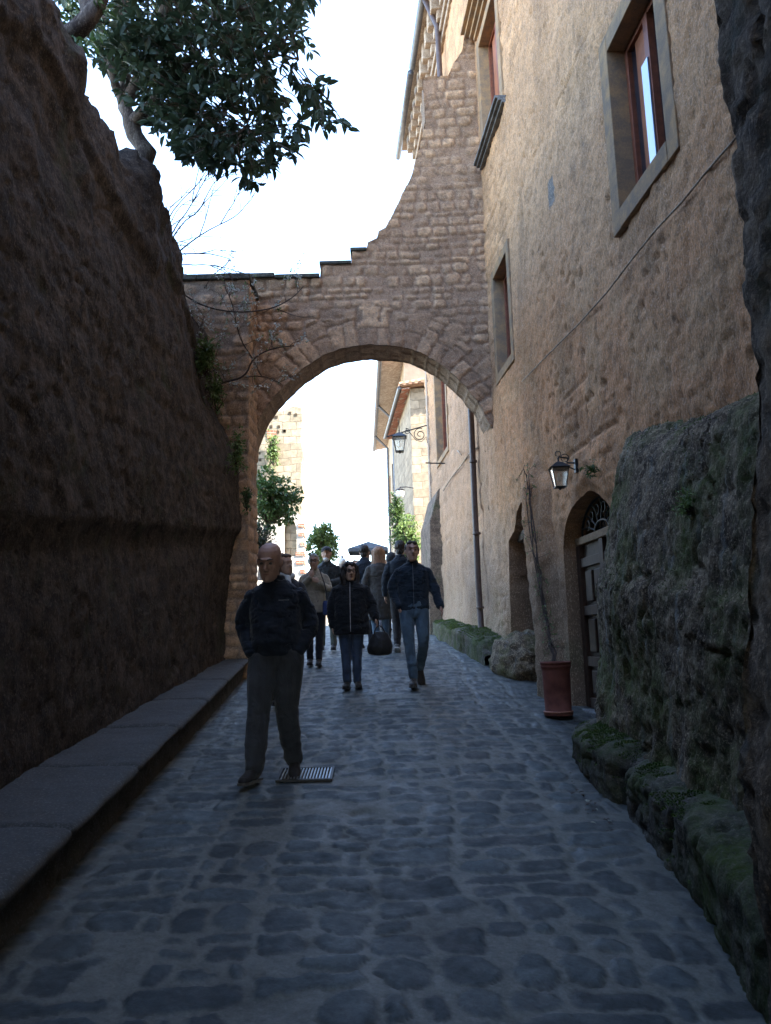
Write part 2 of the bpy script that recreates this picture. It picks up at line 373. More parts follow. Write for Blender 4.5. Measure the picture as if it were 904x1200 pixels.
def bench():
    us = np.concatenate([np.linspace(-2, 3, 30), np.arange(3.02, 12.0, .03)])
    prof = [(0, -.1, 0), (0, 0, 0), (.0, .06, 1), (.0, .12, 1), (.0, .17, 1), (-.02, .195, .4), (.055, .205, 0), (.075, .225, 0), (.078, .245, 0), (.065, .265, 0), (.03, .278, 0), (-.03, .28, 0)]
    xs = np.linspace(-.06, -1.0, 30); pr = prof+[(x, .28, 0) for x in xs]; n = len(pr); A = np.array(pr)
    V = np.zeros((len(us), n, 3))
    for i, u in enumerate(us):
        xb = np.interp(u, [-2, 3.6, 4.5, 10.7, 12], [-1.76, -1.74, -1.76, -1.97, -2.02])
        V[i, :, 0] = xb+A[:, 0]; V[i, :, 1] = u; V[i, :, 2] = float(gz(u))+A[:, 1]*np.interp(u, [3, 11], [1.06, .86])
    P = V.reshape(-1, 3); Nn = grid_normals(P, len(us), n)
    if Nn[20, 2] < 0: Nn = -Nn
    lo = np.tile(A[:, 2], len(us)); seg = np.floor(P[:, 1]/1.15+.3); js = np.abs(((P[:, 1]/1.15+.3) % 1)-.5)
    hsh = _hash(seg.astype(np.int64), seg.astype(np.int64), seg.astype(np.int64), 3)
    d = .014*fbm(P, 3, 4, s=5)+.006*fbm(P, 20, 3, s=6)+lo*(.03*fbm(P, 7, 4, s=7))-(.022*sstep(.478, .492, js))*(1-lo)+(hsh-.5)*.012*(1-lo)
    f1, f2, _ = worley(P*np.array([6, 6, 9]), 5); d -= lo*.03*sstep(.16, .02, f2-f1)
    P = P+Nn*d[:, None]
    top = sstep(.5, .9, Nn[:, 2])
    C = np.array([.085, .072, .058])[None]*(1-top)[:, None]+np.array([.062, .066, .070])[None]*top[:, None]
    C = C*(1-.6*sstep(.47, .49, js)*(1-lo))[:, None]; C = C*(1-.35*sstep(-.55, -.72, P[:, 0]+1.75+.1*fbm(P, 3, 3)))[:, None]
    C = C*(1+.3*fbm(P, 5, 4, s=8))[:, None]
    m = rock_mat('bench_stone', (.15, .15, .15), (.085, .08, .075), (.2, .2, .2), rough=.9, pit=.35, fine=30, bd=.01, usecol=True, speck=.25)
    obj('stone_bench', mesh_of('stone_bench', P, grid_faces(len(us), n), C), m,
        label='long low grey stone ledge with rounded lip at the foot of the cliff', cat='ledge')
bench()

# ================================================================== ARCH
AY, AT_ = 11.2, .62
soff = [(292, 700), (292, 600), (292, 560), (292, 532), (299, 503), (309, 482), (322, 464), (338, 447), (357, 431), (378, 417), (402, 408), (430, 404), (457, 405), (482, 410), (505, 420), (527, 435), (545, 452), (560, 471), (571, 490), (580, 512)]
topl = [(215, 326), (300, 326), (375, 326), (376, 309), (411, 309), (412, 293), (429, 292), (431, 283), (441, 279), (443, 271), (452, 266), (466, 243), (478, 218), (487, 192), (493, 168), (499, 142), (497, 118), (496, 92), (524, 90), (530, 76), (541, 60), (548, 20), (552, -30)]
def arch():
    S = np.array([at(x, y, AY)[[0, 2]] for x, y in soff]); Tp = np.array([at(x, y, AY)[[0, 2]] for x, y in topl])
    S[:4, 0] = S[3, 0]+.0; S = np.vstack([[S[0, 0], 1.0], S]); S[-1, 0] = max(S[-1, 0], wx(AY)+.02)
    S = np.vstack([S, [wx(AY)+.3, S[-1, 1]-.02]])
    Tp = np.vstack([[-4.6, Tp[0, 1]], Tp]); Tp = np.vstack([Tp, [wx(AY)+.3, Tp[-1, 1]]])
    step = .026; xs = np.arange(-4.6, wx(AY)+.26, step); zs = np.arange(1.0, 12.6, step)
    # dense polylines for distance
    def dense(L, n=30): return np.vstack([L[i]+(L[i+1]-L[i])*np.linspace(0, 1, n, endpoint=False)[:, None] for i in range(len(L)-1)]+[L[-1:]])
    # smooth soffit a little
    Sd = dense(S, 14)
    for _ in range(10): Sd[14*4:-16] = (Sd[14*4-1:-17]+Sd[14*4:-16]*2+Sd[14*4+1:-15])/4
    Td = dense(Tp)
    Td = Td+np.stack([fbm(np.c_[Td, Td[:, :1]*0], 3, 3, s=3)*.03, fbm(np.c_[Td, Td[:, :1]*0], 4, 3, s=4)*.03], 1)
    Sd = Sd+np.stack([fbm(np.c_[Sd, Sd[:, :1]*0], 5, 3, s=13)*.022, fbm(np.c_[Sd, Sd[:, :1]*0], 5, 3, s=14)*.022], 1)
    X, Z = np.meshgrid(xs, zs, indexing='ij')
    poly = np.vstack([Sd, Td[::-1], [[-4.6, 1.0]]])
    def inside(px, pz):
        r = np.zeros(px.shape, bool); n = len(poly)
        for i in range(n):
            x1, z1 = poly[i]; x2, z2 = poly[(i+1) % n]
            if z1 == z2: continue
            c = ((z1 > pz) != (z2 > pz)) & (px < (x2-x1)*(pz-z1)/(z2-z1)+x1); r ^= c
        return r
    cx, cz = (X[:-1, :-1]+step/2), (Z[:-1, :-1]+step/2)
    keep = inside(cx, cz)
    nx, nz = X.shape; F = grid_faces(nx, nz)[keep.ravel()]
    P2 = np.stack([X.ravel(), Z.ravel()], 1)
    cnt = np.zeros(len(P2), int); np.add.at(cnt, F.ravel(), 1)
    bd = np.where((cnt > 0) & (cnt < 4))[0]
    allb = np.vstack([Sd, Td])
    for i in bd:
        d = ((allb-P2[i])**2).sum(1); j = d.argmin()
        if d[j] < (step*1.6)**2: P2[i] = allb[j]
    used = np.where(cnt > 0)[0]; rm = -np.ones(len(P2), int); rm[used] = np.arange(len(used)); F = rm[F]; Q = P2[used]
    # masonry
    arc = S[4:-1]; c0 = np.array([(S[4, 0]+S[-2, 0])/2, S[4, 1]-.0]); 
    def masonry(Q):
        n = len(Q); P = np.c_[Q[:, 0], np.zeros(n), Q[:, 1]]
        w = fbm(P, 4.5, 4, s=2)*.09; w2 = fbm(P+9, 4.5, 4, s=5)*.07
        x, z = Q[:, 0]+w, Q[:, 1]+w2
        rh = .165; zz = z+.05*np.sin(x*1.7); row = np.floor(zz/rh+.22*np.sin(np.floor(zz/.5)*3)); fz = (zz/rh+.22*np.sin(np.floor(zz/.5)*3))-row
        wd = .17+.20*_hash(row.astype(np.int64), (row*0).astype(np.int64), (row*0).astype(np.int64), 1)
        xx = x/wd+_hash(row.astype(np.int64), (row*0+1).astype(np.int64), (row*0).astype(np.int64), 1)*5; c = np.floor(xx); fx = xx-c
        rg = np.random.RandomState(12); rb = np.cumsum(np.r_[-1, rg.uniform(.10, .22, 160)]); x_, z_ = Q[:, 0]+.5*w, Q[:, 1]+.5*w2+.02*np.sin(Q[:, 0]*2.3)
        ri = np.clip(np.searchsorted(rb, z_)-1, 0, 158); z0_, z1_ = rb[ri], rb[ri+1]; cw = rg.uniform(.12, .34, (160, 60)); cb = np.cumsum(cw, axis=1)-36.*0-5.2-rg.rand(160)[:, None]*.4
        off = np.where(x_ < -10, 30., 0.); cbr = cb[ri]; ci = ((x_+off)[:, None] > cbr).sum(1); ci = np.clip(ci, 1, 59); xa, xb = cbr[np.arange(n), ci-1], cbr[np.arange(n), ci]
        ky = _hash(ri.astype(np.int64), ci.astype(np.int64), (row*0).astype(np.int64), 7); ky2 = _hash(ri.astype(np.int64), ci.astype(np.int64), (row*0+2).astype(np.int64), 8)
        hx_, hz_ = (xb-xa)/2-.008-.014*ky2, (z1_-z0_)/2-.007-.012*ky2; rr_ = np.minimum(hx_, hz_)*(.3+.5*ky)
        dx_ = np.abs(x_+off-(xa+xb)/2)-(hx_-rr_); dz_ = np.abs(z_-(z0_+z1_)/2)-(hz_-rr_)
        e1 = rr_-(np.sqrt(np.maximum(dx_, 0)**2+np.maximum(dz_, 0)**2)+np.minimum(np.maximum(dx_, dz_), 0)); id1 = ky; e1 = np.where(ky2 > .9, -.02, e1)
        # voussoirs
        dd = np.full(n, 9.); ang = np.zeros(n)
        Sx = Sd[14*3:-14]; L = np.r_[0, np.cumsum(np.linalg.norm(np.diff(Sx, axis=0), axis=1))]
        for a in range(0, n, 20000):
            q = Q[a:a+20000]; D = ((q[:, None]-Sx[None])**2).sum(2); j = D.argmin(1); dd[a:a+20000] = np.sqrt(D[np.arange(len(q)), j]); ang[a:a+20000] = L[j]
        av = ang+w*.6; k = np.floor(av/.21+.12*np.sin(av*3)); fv = av/.21+.12*np.sin(av*3)-k
        depth = .48+.22*_hash(k.astype(np.int64), (k*0).astype(np.int64), (k*0).astype(np.int64), 3)
        ring = dd < depth; two = .2+.22*_hash(k.astype(np.int64), (k*0+3).astype(np.int64), (k*0).astype(np.int64), 3)
        e2 = np.minimum(np.minimum(fv, 1-fv)*.21*(1+dd*.3), np.minimum(depth-dd, np.abs(dd-two)+.0))-.012
        id2 = _hash(k.astype(np.int64), (dd > two).astype(np.int64), (k*0).astype(np.int64), 9)
        onarc = ring & (Q[:, 1] > S[3, 1]-.2)
        e = np.where(onarc, e2, e1); idd = np.where(onarc, id2, id1)
        return e, idd, P
    e, idd, P = masonry(Q)
    n1 = fbm(P, 8, 4, s=6); n2 = fbm(P, 26, 3, s=7)
    st = sstep(-.002, .012, e+.006*n1); jl = np.exp(-((e+.003)/.006)**2); fill = sstep(-.1, .5, fbm(P, 1.3, 3, s=16))
    h = st*(.014+.020*idd)*(1-.4*fill)+.010*n1+.008*n2+.03*fbm(P, .8, 3, s=18)
    bmask = np.zeros(len(P)); 
    stone = np.array([.34, .20, .120])+(np.array([.66, .43, .26])-np.array([.31, .205, .135]))*idd[:, None]
    stone = stone*(1+.35*n1+.35*n2)[:, None]; mort = np.array([.40, .245, .155])*(1+.2*n2)[:, None]
    C = mort+(stone-mort)*st[:, None]; C *= (1-.38*jl*(.4+.6*sstep(-.3, .3, fbm(P, 2., 3, s=29))))[:, None]
    C *= (1-.35*sstep(.1, .6, fbm(P, 1.0, 4, s=23)))[:, None]
    # darker band just under the coping
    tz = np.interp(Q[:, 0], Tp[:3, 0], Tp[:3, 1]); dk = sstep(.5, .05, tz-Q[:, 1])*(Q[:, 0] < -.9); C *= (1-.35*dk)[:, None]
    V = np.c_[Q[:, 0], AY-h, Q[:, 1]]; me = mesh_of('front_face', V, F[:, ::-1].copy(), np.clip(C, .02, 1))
    root = thing('stone_arch', 'broad rubble stone arch spanning the street with stepped curving top', 'arch', (0, AY, 1.3))
    def put(name, me, mat=M['stonework']):
        me.transform(Matrix.Translation((0, -AY, -1.3))); return obj(name, me, mat, root)
    put('wall', me)
    me = mesh_of('rear_wall', np.c_[Q[:, 0], np.full(len(Q), AY+AT_)+.5*h, Q[:, 1]], F.copy(), np.clip(C, .02, 1)); put('rear_wall', me)
    # soffit, and the top strip
    def strip(L, nm, dirs, cmul=1.):
        k = 24; L = dense(L, 2); n = len(L); ys = np.linspace(AY-.012, AY+AT_, k)
        V = np.zeros((n, k, 3)); V[:, :, 0] = L[:, :1]; V[:, :, 2] = L[:, 1:]; V[:, :, 1] = ys[None]
        P = V.reshape(-1, 3); s_ = np.repeat(np.r_[0, np.cumsum(np.linalg.norm(np.diff(L, axis=0), axis=1))], k)
        kk = np.floor(s_/.21); f = s_/.21-kk; hh = np.floor(P[:, 1]/.31+kk*.5); g = P[:, 1]/.31+kk*.5-hh
        e = np.minimum(np.minimum(f, 1-f)*.21, np.minimum(g, 1-g)*.31); st = sstep(.004, .02, e); idd = _hash(kk.astype(np.int64), hh.astype(np.int64), (kk*0).astype(np.int64), 3)
        Nn = grid_normals(P, n, k); mid = np.array([L[:, 0].mean(), 0, L[:, 1].mean()-.5])
        edge = np.minimum(np.tile(np.arange(k), n), np.tile(k-1-np.arange(k), n)) > 0
        sg = dirs
        P = P+sg*Nn*((st*.02+.012*fbm(P, 12, 3))*edge)[:, None]
        C = (np.array([.25, .18, .13])+np.array([.14, .11, .085])*idd[:, None])*(.75+.25*st)[:, None]*(1+.3*fbm(P, 9, 4))[:, None]*cmul
        me = mesh_of(nm, P, grid_faces(n, k), np.clip(C, .02, 1)); put(nm, me)
    strip(Sd[::2], 'soffit', 1); strip(Td[::6], 'top_course', -1, .8)
    # coping slabs
    cp = MB()
    a, b_ = Tp[1], Tp[3]
    x = -4.6
    while x < b_[0]-.02:
        w = random.uniform(.35, .6); x2 = min(x+w, b_[0]); zt = np.interp(x, [a[0], b_[0]], [a[1], b_[1]])
        cp.box((x+.004, -.05+random.uniform(-.015, .01), zt-.015-1.3), (x2-.004, AT_+.05, zt+.05+random.uniform(-.006, .01)-1.3)); x = x2
    cp.build('coping', rock_mat('dark_coping', (.10, .095, .085), (.05, .05, .045), (.15, .14, .12), fine=30, bd=.012, moss=((.05, .06, .03), .5, .7)), root, bevel=.012)
    for (xa, xb, zz) in ((Tp[4][0], Tp[5][0], Tp[4][1]), (Tp[6][0], Tp[7][0], Tp[6][1])):
        cp = MB(); cp.box((xa-.02, -.03, zz-.02-1.3), (xb+.01, AT_+.03, zz+.035-1.3)); cp.build('coping', bpy.data.materials['dark_coping'], root, bevel=.012)
    # the left flank stands forward of the arch: front face, then its return toward the arch
    xp, yf = at(291, 450, 10.5)[0], 10.5; zt = at(250, 326, 10.5)[2]-.03
    a_ = np.arange(-4.6, xp, .03); b_ = np.arange(yf, AY+.05, .03)[1:]
    L = np.vstack([np.c_[a_, a_*0+yf], [[xp, yf]], np.c_[b_*0+xp, b_]]); s_ = np.r_[0, np.cumsum(np.linalg.norm(np.diff(L, axis=0), axis=1))]-4.6
    zs = np.arange(1.0, zt, .028); Sg, Zg = np.meshgrid(s_, zs, indexing='ij')
    e, idd, P = masonry(np.c_[Sg.ravel()-30, Zg.ravel()])
    n1 = fbm(P, 8, 4, s=6); n2 = fbm(P, 26, 3, s=7); st = sstep(-.002, .012, e+.006*n1)
    V = np.zeros((len(L), len(zs), 3)); V[:, :, 0] = L[:, :1]; V[:, :, 1] = L[:, 1:]; V[:, :, 2] = zs[None]
    P3 = V.reshape(-1, 3); Nn = grid_normals(P3, len(L), len(zs))
    if Nn[40, 1] > 0: Nn = -Nn
    P3 = P3+Nn*(st*(.010+.014*idd)+.011*n1+.008*n2+.03*fbm(P3, .8, 3, s=18))[:, None]
    C = np.array([.36, .215, .130])+np.array([.24, .17, .11])*idd[:, None]; C = C*(1+.35*n1+.35*n2)[:, None]
    C = np.array([.29, .21, .16])*(1+.2*n2)[:, None]*(1-st)[:, None]+C*st[:, None]; C *= (1-.3*sstep(.1, .6, fbm(P3, 1.0, 4, s=23)))[:, None]
    put('side_pier', mesh_of('side_pier', P3, grid_faces(len(L), len(zs)), np.clip(C, .02, 1)))
    c2 = MB(); x = -4.6
    while x < xp-.02:
        x2 = min(x+random.uniform(.35, .6), xp+.04)
        c2.box((x+.004, yf-AY-.06+random.uniform(-.015, .01), zt-.01-1.3), (x2-.004, .1, zt+.075+random.uniform(-.006, .01)-1.3)); x = x2
    c2.build('side_coping', bpy.data.materials['dark_coping'], root, bevel=.012)
arch()
# ================================================================== RIGHT-HAND BUILDING
def wall_sheet(name, root, us, vs, holes, dfun, mat, colf=None, org=(0, 0, 0)):
    """Sheet on the street face; holes = list of f(y,z) -> (signed distance, nearest boundary point) (negative inside)."""
    Y, Z = np.meshgrid(us, vs, indexing='ij'); nu, nv = Y.shape; Y = Y.ravel(); Z = Z.ravel()
    F = grid_faces(nu, nv); cy = Y[F].mean(1); cz = Z[F].mean(1); keep = np.ones(len(F), bool)
    for h in holes: keep &= h(cy, cz)[0] > 0
    F = F[keep]; cnt = np.zeros(len(Y), int); np.add.at(cnt, F.ravel(), 1)
    dist = np.full(len(Y), 9.)
    for h in holes:
        d, ny, nz = h(Y, Z); m = (cnt > 0) & (cnt < 4) & (np.abs(d) < .08); Y = np.where(m, ny, Y); Z = np.where(m, nz, Z); dist = np.minimum(dist, np.where(m, 0, np.abs(d)))
    P = np.c_[wx(Y), Y, Z]; disp = dfun(P)*sstep(0, .12, dist)
    P[:, 0] -= disp
    used = np.where(cnt > 0)[0]; rm = -np.ones(len(Y), int); rm[used] = np.arange(len(used)); F = rm[F]; P = P[used]
    me = mesh_of(name, P-np.array(org), F, None if colf is None else colf(P)); return obj(name, me, mat, root)
def rect_hole(y0, y1, z0, z1):
    def f(y, z):
        d = np.maximum(np.maximum(y0-y, y-y1), np.maximum(z0-z, z-z1))
        a, b, c, e = np.abs(y-y0), np.abs(y-y1), np.abs(z-z0), np.abs(z-z1)
        m = np.minimum(np.minimum(a, b), np.minimum(c, e)); yc, zc = np.clip(y, y0, y1), np.clip(z, z0, z1)
        ny = np.where(d > 0, yc, np.where(m == a, y0, np.where(m == b, y1, y))); nz = np.where(d > 0, zc, np.where((m == c) & (m != a) & (m != b), z0, np.where((m == e) & (m != a) & (m != b), z1, z)))
        return d, ny, nz
    return f
def poly_hole(pts, wob=0, s=1):
    L = np.array(pts, float); D = np.vstack([L[i]+(L[(i+1) % len(L)]-L[i])*np.linspace(0, 1, 40, endpoint=False)[:, None] for i in range(len(L))])
    if wob: D = D+np.c_[fbm(np.c_[D, D[:, :1]*0], 3, 3, s=s), fbm(np.c_[D, D[:, :1]*0], 3, 3, s=s+5)]*wob
    def f(y, z):
        r = np.zeros(y.shape, bool); near = (y > D[:, 0].min()-.3) & (y < D[:, 0].max()+.3) & (z > D[:, 1].min()-.3) & (z < D[:, 1].max()+.3)
        d = np.full(y.shape, 9.); ny = y.copy(); nz = z.copy(); idx = np.where(near)[0]
        for a in range(0, len(idx), 20000):
            q = idx[a:a+20000]; Q = np.c_[y[q], z[q]]; DD = ((Q[:, None]-D[None])**2).sum(2); j = DD.argmin(1); dd = np.sqrt(DD[np.arange(len(q)), j])
            ins = np.zeros(len(q), bool); n = len(D)
            for i in range(0, n):
                y1, z1 = D[i]; y2, z2 = D[(i+1) % n]
                if z1 == z2: continue
                ins ^= ((z1 > Q[:, 1]) != (z2 > Q[:, 1])) & (Q[:, 0] < (y2-y1)*(Q[:, 1]-z1)/(z2-z1)+y1)
            d[q] = np.where(ins, -dd, dd); ny[q] = D[j, 0]; nz[q] = D[j, 1]
        return d, ny, nz
    f.D = D; return f
BORG = (2.6, 8, 1.0)
bld = thing('building', 'tall tan plastered medieval building along the right side with framed windows and arched wooden door', 'building', BORG)
def bpart(mb, name, mat, parent=None, **kw):
    """MB given in world space -> child of the building (or of one of its parts, all at the building's origin)"""
    mb.V = [tuple(np.array(v)-np.array(BORG)) for v in mb.V] if parent is None or parent is bld else [tuple(np.array(v)-np.array(BORG)) for v in mb.V]
    return mb.build(name, mat, parent or bld, **kw)
DY0, DY1, DZ0, DZS, DZT = 6.72, 8.28, .80, 2.55, 3.10
darch = [(DY0, DZ0-.5), (DY0, DZS)]+[((DY0+DY1)/2-math.cos(a)*(DY1-DY0)/2, DZS+math.sin(a)*(DZT-DZS)) for a in np.linspace(.15, PI-.15, 14)]+[(DY1, DZS), (DY1, DZ0-.5)]
nich = [(9.10, .5), (9.18, 1.6), (9.3, 2.4), (9.45, 3.0), (9.62, 3.12), (9.72, 3.40), (9.95, 3.50), (10.2, 3.42), (10.38, 3.15), (10.75, 3.02), (10.85, 2.2), (10.92, .5)]
WIN = {1: (5.13, 6.04, 5.29, 6.80), 3: (9.90, 10.72, 5.50, 6.98), 2: (9.72, 10.85, 9.25, 11.0), 4: (15.45, 16.9, 5.65, 7.75)}
def frame_of(k, b): y0, y1, z0, z1 = WIN[k]; return (y0-b, y1+b, z0-b, z1+b)
holes = [rect_hole(*[WIN[k][0]-.06, WIN[k][1]+.06, WIN[k][2]-.06, WIN[k][3]+.06]) for k in WIN]
dh = poly_hole(darch, .03, 3); nh = poly_hole(nich, .09, 8)
def msk(P): return sstep(.0, .16, fbm(P, .55, 4, s=33)+.30*sstep(8.0, 9.4, P[:, 1])*sstep(4.4, 6.0, P[:, 2])-.13)
def dfun(P):
    Q = P*np.array([1, 1, .8]); z = P[:, 2]; y = P[:, 1]; hs = z-gz(y)
    low = sstep(3.6, 1.6, hs)
    d = .035*fbm(Q, .5, 3, s=1)+.022*fbm(Q, 2.0, 4, s=2)*(1+1.2*low)+.016*fbm(Q, 9, 4, .6, s=3)+.015*fbm(Q, 26, 3, s=4)
    a, _, i1 = worley(Q*8+1.5*fbm(Q, 3, 2)[:, None], 4); d -= .022*sstep(.42, .12, a)*(i1 > .45)*(.5+sstep(-.2, .4, fbm(Q, 1.2, 3, s=9)))
    a, _, i1 = worley(Q*np.array([22, 22, 17]), 6); d -= .011*sstep(.45, .15, a)*(i1 > .5)
    # patches where the plaster has gone and courses of small blocks show
    ms = msk(P)
    rh = .21; row = np.floor(z/rh); fz = z/rh-row; c = y/.36+_hash(row.astype(np.int64), (row*0).astype(np.int64), (row*0).astype(np.int64), 1)*3; fc = c-np.floor(c)
    e = np.minimum(np.minimum(fz, 1-fz)*rh, np.minimum(fc, 1-fc)*.36)+.006*fbm(P, 9, 2, s=5)
    idd = _hash(row.astype(np.int64), np.floor(c).astype(np.int64), (row*0).astype(np.int64), 4)
    d += ms*((sstep(.0, .018, e)-1)*.022+idd*.014)
    d += .10*sstep(.9, 0, hs)**1.5*(.6+.4*fbm(Q, 1.5, 2, s=9))
    d += low*.06*fbm(Q, 1.1, 3, s=41)
    return d
def bcol(P):
    z, y = P[:, 2], P[:, 1]; hs = z-gz(y); n = fbm(P, .6, 4, s=50); n2 = fbm(P, 3, 4, s=51)
    base = np.array([.62, .32, .145]); red = np.array([.60, .27, .115]); grey = np.array([.57, .335, .18]); pale = np.array([.68, .385, .19])
    C = np.tile(base, (len(P), 1)); C += (pale-base)*sstep(0, .5, n)[:, None]*.8
    k = np.exp(-((z-4.2-.25*(y-8))/1.3)**2)*sstep(-.4, .2, n2); C += (red-C)*.75*k[:, None]
    g = sstep(5.0, 7.0, z+.5*n2+.25*(y-8)); C += (grey*1.12-C)*.55*g[:, None]
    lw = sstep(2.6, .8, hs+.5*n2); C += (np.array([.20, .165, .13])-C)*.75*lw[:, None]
    mo = sstep(1.3, .3, hs+.6*n)*sstep(0, .4, n2); C += (np.array([.08, .10, .05])-C)*.6*mo[:, None]
    ms = msk(P); rh = .21; row = np.floor(z/rh); fz = z/rh-row; c = y/.36+_hash(row.astype(np.int64), (row*0).astype(np.int64), (row*0).astype(np.int64), 1)*3; fc = c-np.floor(c)
    idd = _hash(row.astype(np.int64), np.floor(c).astype(np.int64), (row*0).astype(np.int64), 4); e = np.minimum(np.minimum(fz, 1-fz)*rh, np.minimum(fc, 1-fc)*.36)+.006*fbm(P, 9, 2, s=5)
    C = C*(1+ms*((idd-.5)*.40-.22*sstep(.016, .004, e)))[:, None]
    for k in WIN:                                                  # rust and damp runs below the sills
        y0, y1, z0, z1 = WIN[k]; q = sstep(1.5, 0, z0-z)*(z < z0)*sstep(y0-.25, y0-.05, y)*sstep(y1+.25, y1+.05, y)*sstep(-.1, .35, fbm(P*np.array([0, 1, .12]), 5, 3, s=61)); C = C*(1-.30*q)[:, None]
    q = sstep(.12, .42, fbm(P*np.array([1, 1, .35]), 1.3, 4, s=67)); C = C*(1-.24*q)[:, None]
    # a small grey cement patch, and a duller tone low on the wall past the arch
    q = at(641, 226, 7.85); pz = (np.abs(y-q[1]) < .09) & (np.abs(z-q[2]-.0) < .17); C[pz] = (.20, .19, .175)
    fs = sstep(10.8, 11.8, y)*sstep(7.5, 6, z); C += (np.array([.33, .24, .175])-C)*.5*fs[:, None]
    return np.clip(C*(1+.16*n2[:, None]+.10*fbm(P, 14, 3, s=52)[:, None]), .02, 1)
M['plasterc'] = rock_mat('weathered_tan_plaster', (.40, .275, .185), (.20, .135, .09), (.50, .36, .25), pit=.5, fine=34, stretch=(1, 1, .6), bd=.02, usecol=True)
w = wall_sheet('wall', bld, np.arange(2.0, 11.9, .0315), np.arange(.2, 11.6, .0315), holes[:3]+[dh, nh], dfun, M['plasterc'], bcol, BORG)
wall_sheet('far_wall', bld, np.arange(11.9, 18.65, .06), np.arange(1.2, 11.6, .06), [holes[3]], dfun, M['plasterc'], bcol, BORG)
wall_sheet('upper_wall', bld, np.r_[np.arange(-3, 2, .3), np.arange(2.0, 18.7, .1)], np.arange(11.57, 14.9, .1), [], dfun, M['plasterc'], bcol, BORG)
b = MB(); b.box((2.55, -3, -.5), (9.5, 1.98, 11.6)); b.box((wx(1.9)+.9, 2, -.5), (9.5, 18.6, 14.8)); b.box((wx(18.6), 18.1, 1.0), (9.5, 18.63, 14.9))
bpart(b, 'house_body', M['plaster_far'])
# recess linings: door and niche
def lining(name, D, depth, mat, back=True, amp=.03):
    k = 12; D = D[::3]; n = len(D); V = np.zeros((n, k, 3))
    for j in range(k):
        t = j/(k-1); V[:, j] = np.c_[wx(D[:, 0])+depth*t-.004, D[:, 0], D[:, 1]]
    P = V.reshape(-1, 3); Nn = grid_normals(P, n, k); e = np.tile(sstep(0, .25, np.arange(k)/(k-1.)), n)
    P = P+Nn*(e*amp*fbm(P, 3.5, 4, s=4)+e*amp*.4*fbm(P, 14, 3, s=5))[:, None]
    i = np.arange(n)[:, None]; f = np.stack([np.repeat(np.arange(n), k-1)*k+np.tile(np.arange(k-1), n)], 1)[:, 0]
    F = np.stack([f, f+1, (f+k+1) % (n*k), (f+k) % (n*k)], 1)
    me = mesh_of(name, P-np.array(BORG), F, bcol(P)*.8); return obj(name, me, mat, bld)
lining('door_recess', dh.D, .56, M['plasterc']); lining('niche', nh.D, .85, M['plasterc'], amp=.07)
ys, zs = np.arange(8.8, 11.2, .04), np.arange(.6, 3.8, .04); YY, ZZ = np.meshgrid(ys, zs, indexing='ij'); P = np.c_[wx(YY.ravel())+.72, YY.ravel(), ZZ.ravel()]
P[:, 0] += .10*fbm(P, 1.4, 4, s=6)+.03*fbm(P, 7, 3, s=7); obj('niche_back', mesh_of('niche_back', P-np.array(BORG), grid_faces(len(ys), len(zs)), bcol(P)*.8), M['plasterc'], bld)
# deep shelf of rock dividing the niche from the little hollow above it
b = MB()
sh = [(wx(9.9)+.05, 9.35, 3.02), (wx(9.9)+.75, 9.35, 3.02), (wx(9.9)+.75, 10.9, 3.02), (wx(9.9)+.05, 10.75, 3.02)]
b.prism(sh, (0, 0, .13)); bpart(b, 'niche_lintel', M['tuff_base'], bevel=.03)
# rib of bare rock between the niche and the door
def rib():
    zs = np.arange(.7, 3.95, .03); n = 28; V = np.zeros((len(zs), n, 3))
    for i, z in enumerate(zs):
        yc = np.interp(z, [.7, 1.6, 2.6, 3.4, 3.9], [8.72, 8.74, 8.85, 9.0, 9.1]); w = np.interp(z, [.7, 1.5, 2.6, 3.4, 3.95], [.46, .42, .44, .40, .12]); dp = np.interp(z, [.7, 1.3, 2.8, 3.5, 3.95], [.24, .19, .20, .17, .0])
        t = np.linspace(-1, 1, n); V[i, :, 1] = yc+t*w; V[i, :, 0] = wx(yc+t*w)+.06-(dp+.06)*(1-np.abs(t-.25*(1-t*t))**2.2); V[i, :, 2] = z
    P = V.reshape(-1, 3); P[:, 0] -= .07*fbm(P*np.array([1, 1.3, .4]), 3.2, 4, s=3)+.018*fbm(P, 12, 3, s=4); P[:, 1] += .05*fbm(P, 2.2, 3, s=6)
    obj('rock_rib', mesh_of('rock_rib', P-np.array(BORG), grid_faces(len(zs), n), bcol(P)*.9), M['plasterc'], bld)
rib()
